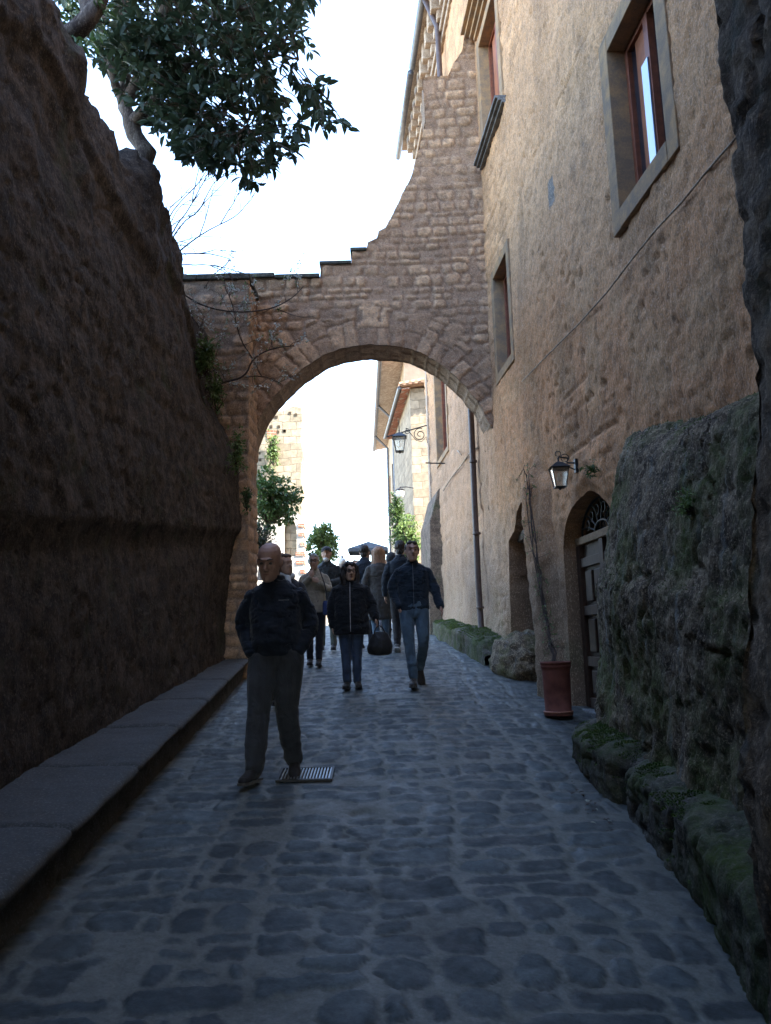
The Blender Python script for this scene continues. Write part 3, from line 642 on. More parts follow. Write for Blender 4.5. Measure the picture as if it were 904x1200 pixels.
# ---- windows
def yb(mb, y0, y1, z0, z1, d0, d1):
    """box between y0..y1, z0..z1, from d0 (proud, negative) to d1 (deep) of the wall face, skewed with the wall"""
    V = [(wx(y)+d, y, z) for d in (d0, d1) for y in (y0, y1) for z in (z0, z1)]
    mb.add(V, [(0, 1, 3, 2), (4, 6, 7, 5), (0, 4, 5, 1), (2, 3, 7, 6), (0, 2, 6, 4), (1, 5, 7, 3)]); return mb
def window(k, band, label, depth=.24, sill=0, leafs=2, shut=True):
    y0, y1, z0, z1 = WIN[k]; f = MB(); pr = -.028
    yb(f, y0-band, y0, z0-band, z1+band, pr, depth-.02); yb(f, y1, y1+band, z0-band, z1+band, pr, depth-.02)
    yb(f, y0+.002, y1-.002, z1, z1+band, pr+.002, depth-.02); yb(f, y0+.002, y1-.002, z0-band, z0, pr-.004, depth-.02)
    fr = bpart(f, 'window', M['frame'], bevel=.006, label=label)
    def sub(mb, n, m): mb.V = [tuple(np.array(v)-np.array(BORG)) for v in mb.V]; return mb.build(n, m, fr, bevel=.003)
    c = MB(); t = .055; d0, d1 = depth-.11, depth-.05; ym = (y0+y1)/2
    yb(c, y0, y0+t, z0, z1, d0, d1); yb(c, y1-t, y1, z0, z1, d0, d1); yb(c, y0+t, y1-t, z1-t, z1, d0, d1); yb(c, y0+t, y1-t, z0, z0+t, d0, d1); yb(c, ym-.04, ym+.04, z0+t, z1-t, d0-.015, d1)
    sub(c, 'casement', M['wood'])
    for a, b_ in ((y0+t, ym-.04), (ym+.04, y1-t)):
        far = a > ym-.05
        g = MB()
        if shut and far: yb(g, a+.004, b_-.10, z0+t, z1-t, d1-.03, d1-.01); sub(g, 'shutter', M['shutter']); g = MB(); yb(g, b_-.096, b_, z0+t, z1-t, d1-.02, d1-.012)
        else: yb(g, a, b_, z0+t, z1-t, d1-.02, d1-.012)
        sub(g, 'pane', M['pane'])
    if k == 1:
        g = MB(); yb(g, ym-.02, ym+.10, z0+t, z1-.45, d0-.03, d0-.018); yb(g, y0+t+.05, y0+t+.14, z0+t, z1-.35, d0-.03, d0-.018); sub(g, 'pane_glint', new_sheen)
    if sill:
        s_ = MB()
        for q, (pz, th, ex) in enumerate([(0, .04, .15), (-.04, .035, .11), (-.075, .04, .06)]):
            yb(s_, y0-band-.06, y1+band+.06, z0-band+pz-th+.0015*q, z0-band+pz, -ex, .02)
        sub(s_, 'sill', M['ledge'])
        h = MB()
        for q, (pz, th, ex) in enumerate([(0, .07, .05), (.07, .07, .11), (.14, .06, .18), (.20, .05, .24)]):
            yb(h, y0-band-.02-ex*.5, y1+band+.02+ex*.5, z1+band+.12+pz, z1+band+.12+pz+th, -ex, .02)
        sub(h, 'hood', M['frame'])
    b = MB(); yb(b, y0-.1, y1+.1, z0-.1, z1+.1, depth, depth+.05); sub(b, 'dark_interior', M['soil'])
m_, nt_, b_ = new_mat('sky_glint_glass', .12, .7); b_.inputs['Base Color'].default_value = (.22, .30, .42, 1); b_.inputs['Coat Weight'].default_value = 1.; new_sheen = m_  # pale blue base colour paints the sky's reflection onto the panes
window(1, .17, 'large window with wide grey stone surround and red brown shutter')
window(3, .13, 'small narrow window beside the arch')
window(2, .15, 'tall upper window with projecting moulded sill', sill=1)
window(4, .12, 'narrow window beyond the arch', leafs=1, shut=False)
# ---- door
def door():
    ym = (DY0+DY1)/2; dd = .17
    f = MB(); zb = float(gz(ym))+.06
    d = MB(); yb(d, DY0+.05, DY1-.05, zb, 2.66, dd, dd+.05)
    root = bpart(d, 'door', M['door'], bevel=.004, label='weathered panelled wooden double door with iron fanlight')
    def sub(mb, n, m, **k): mb.V = [tuple(np.array(v)-np.array(BORG)) for v in mb.V]; return mb.build(n, m, root, **k)
    fr = MB()
    for yy in (DY0+.02, ym-.05, DY1-.14): yb(fr, yy, yy+.11, zb, 2.66, dd-.045, dd+.01)
    for zz in (zb, 1.40, 1.92, 2.42): 
        for a in (DY0+.13, ym+.06): yb(fr, a, a+.60, zz, zz+.10, dd-.038, dd+.01)
    sub(fr, 'stile', M['door'], bevel=.006)
    tr = MB(); yb(tr, DY0+.02, DY1-.05, 2.66, 2.74, dd-.055, dd+.04); sub(tr, 'transom', M['doorlight'], bevel=.008)
    for z0, z1 in ((zb+.14, 1.36), (1.54, 1.88), (2.06, 2.38)):
        for a in (DY0+.18, DY0+.45, ym+.11, ym+.38): pn = MB(); yb(pn, a, a+.20, z0, z1, dd-.025, dd+.01); sub(pn, 'panel', M['door'], bevel=.012)
    ir = MB(); c = np.array([ym, 2.56]); R_ = .58
    P3 = lambda y, z: (wx(y)+dd-.02, y, z)
    ir.tube([P3(ym+R_*math.cos(a), 2.74+.33*math.sin(a)) for a in np.linspace(0, PI, 20)], .012, 6)
    ir.tube([P3(ym+.2*math.cos(a), 2.74+.10*math.sin(a)) for a in np.linspace(0, PI, 14)], .010, 6)
    for a in np.linspace(.25, PI-.25, 7): ir.tube([P3(ym+.2*math.cos(a), 2.74+.10*math.sin(a)), P3(ym+.42*math.cos(a+.12), 2.74+.22*math.sin(a+.12)), P3(ym+R_*math.cos(a), 2.74+.33*math.sin(a))], .009, 6)
    for a in np.linspace(.45, PI-.45, 6): ir.tube([P3(ym+.42*math.cos(a)+.05*math.cos(t), 2.74+.22*math.sin(a)+.05*math.sin(t)) for t in np.linspace(0, 5, 14)], .007, 6)
    sub(ir, 'fanlight_grille', M['iron'])
    g = MB(); yb(g, DY0+.02, DY1-.02, 2.7, 3.08, dd+.06, dd+.08); sub(g, 'fanlight_pane', M['pane'])
    h = MB(); h.tube([P3(ym+.10, 1.55), P3(ym+.10, 1.55)], .01, 6) if 0 else None
    h.lathe([(0.001, 0), (.028, .004), (.03, .02), (.012, .03)], (0, 0, 0), 12)
    h.V = [(wx(ym+.10)+dd-.045-v[2], ym+.10+v[0], 1.62+v[1]) for v in h.V]; sub(h, 'handle', M['iron'])
    st = MB(); yb(st, DY0-.02, DY1+.02, zb-.4, zb-.01, .02, .6); bpart(st, 'doorstep', M['ledge'], bevel=.015)
door()
# ---- eaves, gutter, corbels, roof
b = MB()
def eb(mb, y0, y1, z0, z1, x0, x1): return mb.add([(wx(y)+x, y, z) for x in (x0, x1) for y in (y0, y1) for z in (z0, z1)], [(0, 1, 3, 2), (4, 6, 7, 5), (0, 4, 5, 1), (2, 3, 7, 6), (0, 2, 6, 4), (1, 5, 7, 3)])
eb(b, -3, 18.9, 14.78, 14.88, -.36, .3)
V = [(wx(y)+x, y, z) for y in (-3, 18.9) for x, z in ((-.40, 14.885), (3.4, 16.0), (7.2, 14.9), (7.2, 14.8), (-.40, 14.882))]
b.add(V, [(0, 1, 6, 5), (1, 2, 7, 6), (2, 3, 8, 7), (3, 4, 9, 8), (4, 0, 5, 9), (0, 4, 3, 2, 1), (5, 6, 7, 8, 9)])
rf = bpart(b, 'roof', M['plaster_far'])
b = MB(); b.tube([(wx(y)-.40, y, 14.82) for y in (-3, 5, 11, 15.9)], .075, 12); b.tube([(wx(y)-.45, y, 14.62) for y in (15.8, 17, 18.95)], .075, 12)
bpart(b, 'gutter', M['gutter'], smooth=True)
b = MB(); y = 11.0
while y < 18.4:
    eb(b, y, y+.20, 14.35, 14.78, -.27, .02); eb(b, y+.02, y+.18, 14.15, 14.35, -.15, .02)
    a = [(wx(y+.3)-.22, y+.20, 13.60)]; eb(b, y+.2, y+.45, 14.62, 14.78, -.24, .02)
    y += .45
eb(b, 2, 18.6, 13.95, 14.06, -.10, .02); eb(b, 2, 18.6, 13.80, 13.90, -.05, .02)
bpart(b, 'corbel_table', M['plasterc_n'] if 'plasterc_n' in M else M['plaster_far'], bevel=.02)
b = MB(); px = [at(563, 500, 12.4), at(567, 590, 12.45), at(572, 690, 12.45), at(574, 735, 12.4), at(571, 752, 12.25)]
pts = [(wx(p[1])-.11, p[1], p[2]) for p in px]; pts = [(wx(12.4)-.11, 12.4, 7.9), (wx(12.4)-.11, 12.4, 6.0)]+pts; pts[-2] = (pts[-2][0], 12.4, pts[-2][2]); pts[-1] = (pts[-1][0]-.12, 12.25, pts[-1][2])
b.tube(pts, .05, 12); dp = bpart(b, 'downpipe', M['pipe'], smooth=True)
for z in (2.2, 3.4, 4.6):
    b = MB(); b.lathe([(.056, -.02), (.066, -.015), (.066, .015), (.056, .02)], (wx(12.4)-.11, 12.4, z), 12)
    b.V = [tuple(np.array(v)-np.array(BORG)) for v in b.V]; b.build('pipe_collar', M['pipe'], dp)
b = MB(); pts = [(wx(y)-.09, y, 13.4-k*2.2) for k, y in ((0, 13.9), (1, 13.9))]; b.tube([(wx(13.9)-.36, 13.9, 14.75), (wx(13.9)-.12, 13.9, 14.1), (wx(13.9)-.1, 13.9, 11), (wx(13.9)-.1, 13.9, 8.2)], .055, 10)
bpart(b, 'upper_downpipe', M['pipe'], smooth=True)
# cables clipped to the wall
def wall_pt(x, y, off=.02):
    r = FW+RT*(x-452)/FPX-UP*(y-600)/FPX; return EYE+r*(WA-off)/(r[0]+WB*r[1])
b = MB(); b.tube([wall_pt(*q, off=.035) for q in [(866, 158), (850, 176), (825, 205), (800, 236), (770, 268), (740, 305), (712, 342), (680, 378), (650, 408), (634, 424), (612, 447)]], .008, 6)
bpart(b, 'cable', M['plaster_far'], smooth=True)
b = MB(); b.tube([wall_pt(*q, off=.05) for q in [(560, 524), (549, 533), (541, 545), (533, 555), (525, 566), (520, 575)]], .014, 6); b.tube([wall_pt(536, 528, .0), wall_pt(541, 533, .25)], .012, 6)
bpart(b, 'far_cable', M['plaster_far'], smooth=True)
# iron rod under the far window
b = MB(); p = wall_pt(522, 543, 0); b.tube([p, p+np.array([-.33, .02, .02]), p+np.array([-.42, -.1, 0])], .014, 6); bpart(b, 'iron_rod', M['iron'])
# buttress at the far end
b = MB(); y0, y1 = 16.9, 18.55
zs_ = [(1.2, .34), (3.25, .32), (3.3, .27), (4.3, .25), (4.55, .17), (5.0, .05), (5.05, 0.)]
V = []; 
for z, e in zs_: V += [(wx(y0)-e, y0+.0, z), (wx(y1)-e, y1, z), (wx(y1)+.05, y1, z), (wx(y0)+.05, y0, z)]
F = [(4*i+k, 4*i+(k+1) % 4, 4*i+4+(k+1) % 4, 4*i+4+k) for i in range(len(zs_)-1) for k in range(4)]+[(3, 2, 1, 0)]
b.add(V, F); bt = bpart(b, 'buttress', M['tuff_base'], bevel=.02)

# ================================================================== MOSSY ROCK, JAMB AND KERBS ON THE RIGHT
def rockskin(name, us, prof, mat, amp, label, cat, cfun=None, s=0, fq=1., kind=None, st=(1, 1, .85)):
    """prof(u) -> (n,3) points of one rib"""
    V = np.array([prof(u) for u in us]); nu, nv = V.shape[:2]; P = V.reshape(-1, 3); Nn = grid_normals(P, nu, nv)
    # push towards the street and up
    if (Nn[:, 0].mean() > 0): Nn = -Nn
    Q = P*np.array(st)
    ck = np.abs(fbm(Q, 1.1, 4, s=s+31)); ck2 = np.abs(fbm(Q, 3.1, 3, s=s+33))
    d = -amp*.7*np.exp(-(ck/.015)**2)-amp*.35*np.exp(-(ck2/.02)**2)+amp*(1.2*fbm(Q, 1.1*fq, 4, s=s)+.35*fbm(Q, 3.2*fq, 4, s=s+1)+.36*fbm(Q, 12*fq, 4, .6, s=s+2)+.24*fbm(Q, 30*fq, 3, .6, s=s+3))
    a, a2, i1 = worley(Q*6.+fbm(Q, 2, 2, s=s)[:, None], s); d -= amp*.35*sstep(.45, .1, a)*(i1 > .4)
    a, a2, i1 = worley(Q*19., s+2); d -= amp*.26*sstep(.5, .1, a)*(i1 > .35)
    P = P+Nn*d[:, None]; me = mesh_of(name, P, grid_faces(nu, nv)[:, ::1], None if cfun is None else cfun(P, Nn))
    return obj(name, me, mat, label=label, cat=cat, kind=kind)
def resample(P, n):
    P = np.array(P, float); L = np.r_[0, np.cumsum(np.linalg.norm(np.diff(P, axis=0), axis=1))]; t = np.linspace(0, L[-1], n)
    return np.stack([np.interp(t, L, P[:, k]) for k in range(3)], 1)
def smooth_poly(P, k=2):
    P = np.array(P, float)
    for _ in range(k):
        Q = [P[0]]
        for i in range(len(P)-1): Q += [P[i]*.75+P[i+1]*.25, P[i]*.25+P[i+1]*.75]
        P = np.array(Q+[P[-1]])
    return P
def mossrock():
    def prof(u):
        # u runs from the door (7.0) toward the camera (2.4)
        g = float(gz(u)); w = wx(u)
        fx = np.interp(u, [2.4, 3.6, 4.6, 5.6, 6.3, 6.7, 6.95], [1.62, 1.68, 1.70, 1.68, 1.72, 1.80, 1.98])
        zt = np.interp(u, [2.4, 3.7, 4.3, 4.8, 5.3, 6.2, 6.45, 6.95], [2.82, 2.90, 2.98, 3.03, 3.12, 3.30, 3.12, 2.5])
        bx = np.interp(u, [2.4, 5, 6.3, 6.95], [-.05, -.06, -.10, -.06])
        p = [(fx+bx-.02, u, g-.15), (fx+bx, u, g+.25), (fx+.01, u, g+.8), (fx-.03, u, g+1.35), (fx+.04, u, g+1.45), (fx+.11, u, (g+1.4+zt)/2), (fx+.17, u, zt-.15), (fx+.24, u, zt), (w-.0, u, zt+.12), (w+.12, u, zt+.16)]
        return resample(smooth_poly(p), 130)
    rockskin('mossy_rock', np.arange(2.3, 6.98, .027), prof, M['mossrock'], .058, 'rough tuff outcrop streaked with moss bulging from the wall right of the door', 'rock', s=3)
mossrock()
def jamb():
    def prof(u):
        t = np.linspace(0, 1, 150); z = -.1+t*6.2
        e = np.interp(z, [-.1, .9, 1.17, 1.54, 2.02, 2.46, 2.89, 3.46, 3.76, 4.26, 6.2], [1.22, 1.19, 1.17, 1.20, 1.27, 1.34, 1.395, 1.40, 1.39, 1.38, 1.34])
        yy = np.full(150, 0.); 
        if u < 0: x, y = e, 2.75+u*1.0
        else: x, y = e+u*1.2, 2.75+.22*math.sin(min(u*6, 1.57))
        return np.c_[x+yy, y+yy, z]
    us = np.r_[np.arange(-3.2, 0, .035), np.arange(0, .9, .035)]
    rockskin('gate_rock', us, prof, M['jamb'], .055, 'dark rough rock side of the town gate at the right edge', 'rock wall', s=23)
jamb()
def kerb():
    def prof(u):
        g = float(gz(u)); bx = np.interp(u, [1.5, 3, 3.5, 4, 5, 5.8, 6.3, 6.7, 6.95], [1.24, 1.27, 1.35, 1.40, 1.46, 1.40, 1.44, 1.58, 1.85])
        h = np.interp(u, [1.5, 4.0, 4.7, 5.15, 5.3, 5.9, 6.5, 6.95], [.40, .38, .33, .24, .30, .25, .20, .05])
        notch = .10*math.exp(-((u-5.18)/.10)**2)
        p = [(bx+notch, u, g-.1), (bx+notch+.01, u, g+h*.5), (bx+notch-.005, u, g+h*.8), (bx+.05+notch, u, g+h), (bx+.25, u, g+h+.04), (bx+.55, u, g+h+.10)]
        return resample(smooth_poly(p), 60)
    o = rockskin('mossy_kerb', np.arange(1.5, 6.98, .022), prof, M['mosskerb'], .045, 'low kerb of rock topped with bright green moss under the right outcrop', 'kerb', s=43, st=(1, 1, 1))
kerb()
def kerb2():
    def prof(u):
        g = float(gz(u)); bx = np.interp(u, [10.9, 12.3, 15, 18.4], [1.30, 1.17, 1.0, .92]); h = np.interp(u, [10.9, 11.2, 12, 18.4], [.16, .30, .34, .28])
        p = [(bx, u, g-.1), (bx+.01, u, g+h*.5), (bx-.01, u, g+h*.85), (bx+.07, u, g+h), (bx+.3, u, g+h+.03), (wx(u)+.1, u, g+h+.06)]
        return resample(smooth_poly(p), 30)
    rockskin('mossy_ledge', np.arange(10.9, 18.45, .035), prof, M['mosskerb'], .045, 'low green mossy ledge along the wall beyond the downpipe', 'ledge', s=63, st=(1, 1, 1))
kerb2()
def boulder():
    V = []; n1, n2 = 60, 60
    for i in range(n1):
        a = PI*i/(n1-1)
        for j in range(n2):
            b_ = 2*PI*j/n2; V.append((math.sin(a)*math.cos(b_), math.sin(a)*math.sin(b_), math.cos(a)))
    U = np.array(V); P = U*np.array([.42, .85, .46]); P = P*(1+.25*fbm(U, 1.6, 4, s=5)+.12*fbm(U, 5, 4, s=6)+.04*fbm(U, 16, 3, s=7))[:, None]
    F = [(i*n2+j, i*n2+(j+1) % n2, (i+1)*n2+(j+1) % n2, (i+1)*n2+j) for i in range(n1-1) for j in range(n2)]
    q = np.array([1.80, 10.55, float(gz(10.4))+.05]); o = obj('boulder', mesh_of('boulder', P, F), M['mossrock'], label='lumpy lichened boulder at the foot of the wall left of the niche', cat='boulder'); o.location = q
boulder()
# ================================================================== MOSS, LEAVES, TREES
def moss_tufts(src, name, label, dens, h=.014, up=.35, thr=-.1, ymax=99, ymin=0):
    me = src.data; nf = len(me.polygons); nr = np.zeros(nf*3); me.polygons.foreach_get('normal', nr); nr = nr.reshape(-1, 3)
    c = np.zeros(nf*3); me.polygons.foreach_get('center', c); c = c.reshape(-1, 3); A = np.zeros(nf); me.polygons.foreach_get('area', A)
    if nr[:, 2].mean() < 0: nr = -nr
    w = A*(nr[:, 2] > up)*(fbm(c, 1.7, 4, s=8)+.6*fbm(c, 9, 2, s=9) > thr)*(c[:, 1] < ymax)*(c[:, 1] > ymin); n = int(dens*w.sum()); R_ = np.random.RandomState(4)
    j = R_.choice(nf, n, p=w/w.sum()); P = c[j]+R_.normal(0, .009, (n, 3))*[1, 1, .2]; Nn = nr[j]
    a = R_.uniform(0, 6.28, n); hh = R_.uniform(.4, 1.3, n)*h; d = np.c_[np.cos(a), np.sin(a), a*0]*.0045
    tip = P+Nn*hh[:, None]+R_.normal(0, .5, (n, 3))*hh[:, None]*.7
    V = np.stack([P-d, P+d, tip], 1).reshape(-1, 3); C = np.repeat(R_.rand(n), 3)[:, None]*np.ones(3)
    obj(name, mesh_of(name, V, np.arange(3*n).reshape(-1, 3), C, smooth=False), M['moss'], kind='stuff', label=label, cat='moss')
moss_tufts(bpy.data.objects['mossy_kerb'], 'moss', 'green moss on the near right kerb', 30000, .009, .45, .10, 99, 3.9)
moss_tufts(bpy.data.objects['mossy_ledge'], 'ledge_moss', 'green moss on the ledge beyond the downpipe', 14000, .010, .5, -.1)
moss_tufts(bpy.data.objects['mossy_rock'], 'rock_moss', 'thin moss on the top of the right outcrop', 1800, .010, .12, .2)

def leaves_mesh(P, D, Nn, L, W, C, fold=.25, seg=2):
    """one leaf per row: base P, direction D, normal Nn, length L, width W -> 6-vertex folded blades"""
    D = D/np.linalg.norm(D, axis=1)[:, None]; S = np.cross(D, Nn); S /= np.linalg.norm(S, axis=1)[:, None]+1e-9; U = np.cross(S, D)
    L = L[:, None]; W = W[:, None]; droop = -U*L*.12
    b = P; t = P+D*L+droop*1.6; m1 = P+D*L*.35; m2 = P+D*L*.68+droop*.6
    v = [b, m1-S*W*.5+U*W*fold, m1+S*W*.5+U*W*fold, m1*1., m2-S*W*.42+U*W*fold, m2+S*W*.42+U*W*fold, m2*1., t]
    n = len(P); V = np.stack(v, 1).reshape(-1, 3); k = np.arange(n)[:, None]*8
    T = np.array([[0, 3, 1], [0, 2, 3], [1, 3, 6], [1, 6, 4], [3, 2, 5], [3, 5, 6], [4, 6, 7], [6, 5, 7]])
    F = (k[:, :, None]+T[None]).reshape(-1, 3); Cc = np.repeat(C, 8)[:, None]*np.ones(3)
    return V, F, Cc
def unit(v): v = np.asarray(v, float); return v/(np.linalg.norm(v, axis=-1, keepdims=True)+1e-9)
def rosettes(tips, dirs, rng, per=(6, 11), L=(.07, .12), wr=.36, spread=1.):
    P = []; D = []; Nn = []; Ls = []; C = []
    for t, d in zip(tips, dirs):
        k = rng.randint(*per); c0 = rng.rand()
        for j in range(k):
            s = rng.uniform(0, .16); a = rng.normal(0, 1, 3)*spread; dd = unit(unit(d)*.75+unit(a)*.85)
            P.append(t-unit(d)*s+rng.normal(0, .008, 3)); D.append(dd); Nn.append(unit(np.array([0, 0, 1.])+rng.normal(0, .45, 3))); Ls.append(rng.uniform(*L)); C.append(np.clip(c0*.5+rng.rand()*.5, 0, 1))
    P, D, Nn, Ls, C = map(np.array, (P, D, Nn, Ls, C)); return leaves_mesh(P, D, Nn, Ls, Ls*wr*rng.uniform(.8, 1.2, len(Ls)), C)
def wob(a, b, n, amp, rng):
    t = np.linspace(0, 1, n)[:, None]; P = np.array(a)*(1-t)+np.array(b)*t; w = rng.normal(0, amp, (n, 3)); w[0] = w[-1] = 0
    w = (w+np.roll(w, 1, 0)+np.roll(w, -1, 0))/3; return P+w*np.sin(t*PI)
def in_poly(p, poly):
    r = False; n = len(poly)
    for i in range(n):
        x1, y1 = poly[i]; x2, y2 = poly[(i+1) % n]
        if (y1 > p[1]) != (y2 > p[1]) and p[0] < (x2-x1)*(p[1]-y1)/(y2-y1)+x1: r = not r
    return r
def big_tree():
    rng = np.random.RandomState(21); base = at(168, 200, 8.5)+np.array([-.15, 0, -.5])
    root = thing('broadleaf_tree', 'evergreen broadleaf tree with dark glossy leaves leaning over the street from the cliff top', 'tree', base)
    tr = MB(); off = -base
    fork = at(146, 125, 8.5); t0 = wob(base, at(172, 178, 8.5), 5, .02, rng); t1 = wob(at(172, 178, 8.5), fork, 6, .03, rng); trunk = np.vstack([t0, t1[1:]])
    tr.tube(trunk+off, np.linspace(.13, .085, len(trunk))*(1+.12*np.sin(np.arange(len(trunk))*2.1)), 14)
    br = []
    def limb(a, b, r0, r1, n=8, amp=.05): p = wob(a, b, n, amp, rng); tr.tube(p+off, np.linspace(r0, r1, n), 9); br.append(p); return p
    limb(trunk[-1], at(128, 78, 8.3), .075, .04); limb(trunk[-2], at(118, 60, 8.7), .05, .03)
    l1 = limb(trunk[-1], at(190, 20, 8.1), .08, .045); l2 = limb(trunk[-3], at(235, 60, 7.9), .09, .03, 10); l3 = limb(l1[4], at(280, 10, 7.7), .05, .02, 10)
    l4 = limb(trunk[-1], at(150, -80, 8.6), .08, .04); l5 = limb(l1[-1], at(240, -120, 7.9), .06, .03); limb(l2[6], at(310, 90, 7.6), .03, .012, 9); limb(l3[5], at(350, 70, 7.5), .025, .01, 9); limb(l2[5], at(290, 150, 7.8), .03, .01, 8)
    limb(l5[4], at(330, -60, 7.4), .035, .012); limb(l4[5], at(90, -100, 8.4), .05, .02); limb(l4[3], at(60, -30, 8.), .04, .02)
    B = np.vstack(br)
    poly = [(70, -20), (78, 18), (100, 38), (112, 78), (128, 96), (152, 84), (165, 112), (176, 150), (198, 160), (206, 182), (226, 186), (244, 202), (268, 212), (292, 224), (312, 214), (322, 196), (346, 186), (358, 172), (372, 158), (396, 158), (414, 156), (404, 138), (388, 128), (392, 96), (372, 96), (350, 104), (344, 74), (362, 66), (374, 52), (364, 20), (368, -30), (350, -140), (250, -210), (120, -200), (60, -110)]
    tips = []; n = 0
    # low frequency gaps
    while len(tips) < 930:
        p = (rng.uniform(55, 418), rng.uniform(-210, 228))
        if not in_poly(p, poly): continue
        if p[1] < -20 and rng.rand() < .55: continue
        d = 7.0+rng.rand()*2.2; q = at(*p, d)
        g = fbm(q[None]*np.array([[1, .5, 1]]), 2.6, 3, s=4)[0]
        if g < -.14 and rng.rand() < .85: continue
        if p[0] > 330 and rng.rand() < .35: continue
        if p[0] < 130 and rng.rand() < .25: continue
        tips.append(q)
    for _ in range(90):
        tips.append(at(rng.uniform(120, 205), rng.uniform(40, 150) if _ % 2 else rng.uniform(20, 110), rng.uniform(7.4, 8.1)))
    tips = [t for t in tips if not (at(158, 160, 8.3)[2]+.4 > t[2] and t[0] < at(185, 160, 8.3)[0] and t[2] < at(150, 128, 8.3)[2])]
    tips = np.array(tips); tw = MB(); dirs = []
    for q in tips:
        j = ((B-q)**2).sum(1).argmin(); a = B[j]; d = unit(q-a); dirs.append(unit(d+np.array([.15, -.1, -.15])))
        if rng.rand() < .75:
            s = a+(q-a)*max(0, 1-.55/np.linalg.norm(q-a)); p = wob(s, q, 4, .02, rng); tw.tube(p+off, np.linspace(.010, .004, 4), 4)
    tw.build('branches', M['bark'], root); tr.build('trunk', M['bark'], root, smooth=True)
    V, F, C = rosettes(tips, dirs, rng, (6, 11), (.115, .185), .37)
    obj('crown', mesh_of('crown', V+off, F, C, smooth=False), M['leaf'], root)
    # second stem nearer the camera, its lit yellow-green leaves at the very top left
    b2 = at(60, 60, 6.6)+np.array([-.2, 0, -.4])
    root = thing('leaning_tree', 'thick dark limb with yellow green leaves at the top left corner', 'tree', b2); o2 = -b2; t = MB()
    P = np.array([b2, at(72, 45, 6.6), at(88, 38, 6.55), at(104, 22, 6.5), at(116, 4, 6.5), at(126, -30, 6.5), at(150, -90, 6.4)]); t.tube(smooth_poly(P, 1)+o2, np.linspace(.11, .06, len(smooth_poly(P, 1))), 12)
    P2 = np.array([at(104, 22, 6.5), at(96, -10, 6.5), at(70, -60, 6.6)]); t.tube(smooth_poly(P2, 1)+o2, np.linspace(.07, .03, len(smooth_poly(P2, 1))), 9)
    t.build('trunk', M['bark'], root, smooth=True); tips = []; 
    while len(tips) < 70:
        p = (rng.uniform(50, 130), rng.uniform(-70, 62)); q = at(*p, rng.uniform(6.4, 7.4))
        if p[1] > 35 and p[0] < 75: continue
        tips.append(q)
    V, F, C = rosettes(tips, [np.array([.3, 0, -.2])]*len(tips), rng, (4, 8), (.07, .11), .42)
    obj('crown', mesh_of('crown', V+o2, F, C, smooth=False), M['leafm'], root)
big_tree()
def grow(mb, a, d, L, r, depth, rng, tips, curve=.25, kids=(2, 4), gravity=0):
    n = 7; P = [np.array(a, float)]; dd = unit(d)
    for i in range(n): dd = unit(dd+rng.normal(0, curve/3, 3)+np.array([0, 0, gravity])); P.append(P[-1]+dd*L/n)
    P = np.array(P); mb.tube(P, np.linspace(r, r*.45, len(P)), 5)
    if depth == 0: tips.append((P[-1], dd)); return
    for k in range(rng.randint(*kids)):
        i = rng.randint(2, n+1); e = unit(unit(P[i]-P[i-1])+rng.normal(0, .55, 3)); grow(mb, P[i], e, L*rng.uniform(.45, .75), r*.6, depth-1, rng, tips, curve, kids, gravity)
    tips.append((P[-1], dd))
def bare_shrub():
    rng = np.random.RandomState(5); base = at(196, 305, 9.6)+np.array([-.15, 0, -.05]); root = thing('bare_shrub', 'leafless twiggy shrub on the cliff edge below the big tree', 'shrub', base); mb = MB(); tips = []
    for p, L in (((230, 205), 1.15), ((270, 250), 1.2), ((210, 190), 1.2), ((285, 262), 1.15), ((245, 300), .7), ((260, 225), 1.), ((200, 215), 1.), ((215, 250), .8)):
        e = at(*p, 9.2+rng.rand()*.6)-base; grow(mb, rng.normal(0, .04, 3), e+np.array([0, 0, .15]), L, .013, 2, rng, tips, .35, (2, 4), -.03)
    mb.build('branches', M['twig'], root)
    V, F, C = rosettes([t for t, d in tips], [d for t, d in tips], rng, (0, 2), (.02, .035), .4); obj('foliage', mesh_of('buds', V, F, C, smooth=False), M['leafm'], root)  # only small buds at the twig tips, the shrub bears no leaves
bare_shrub()
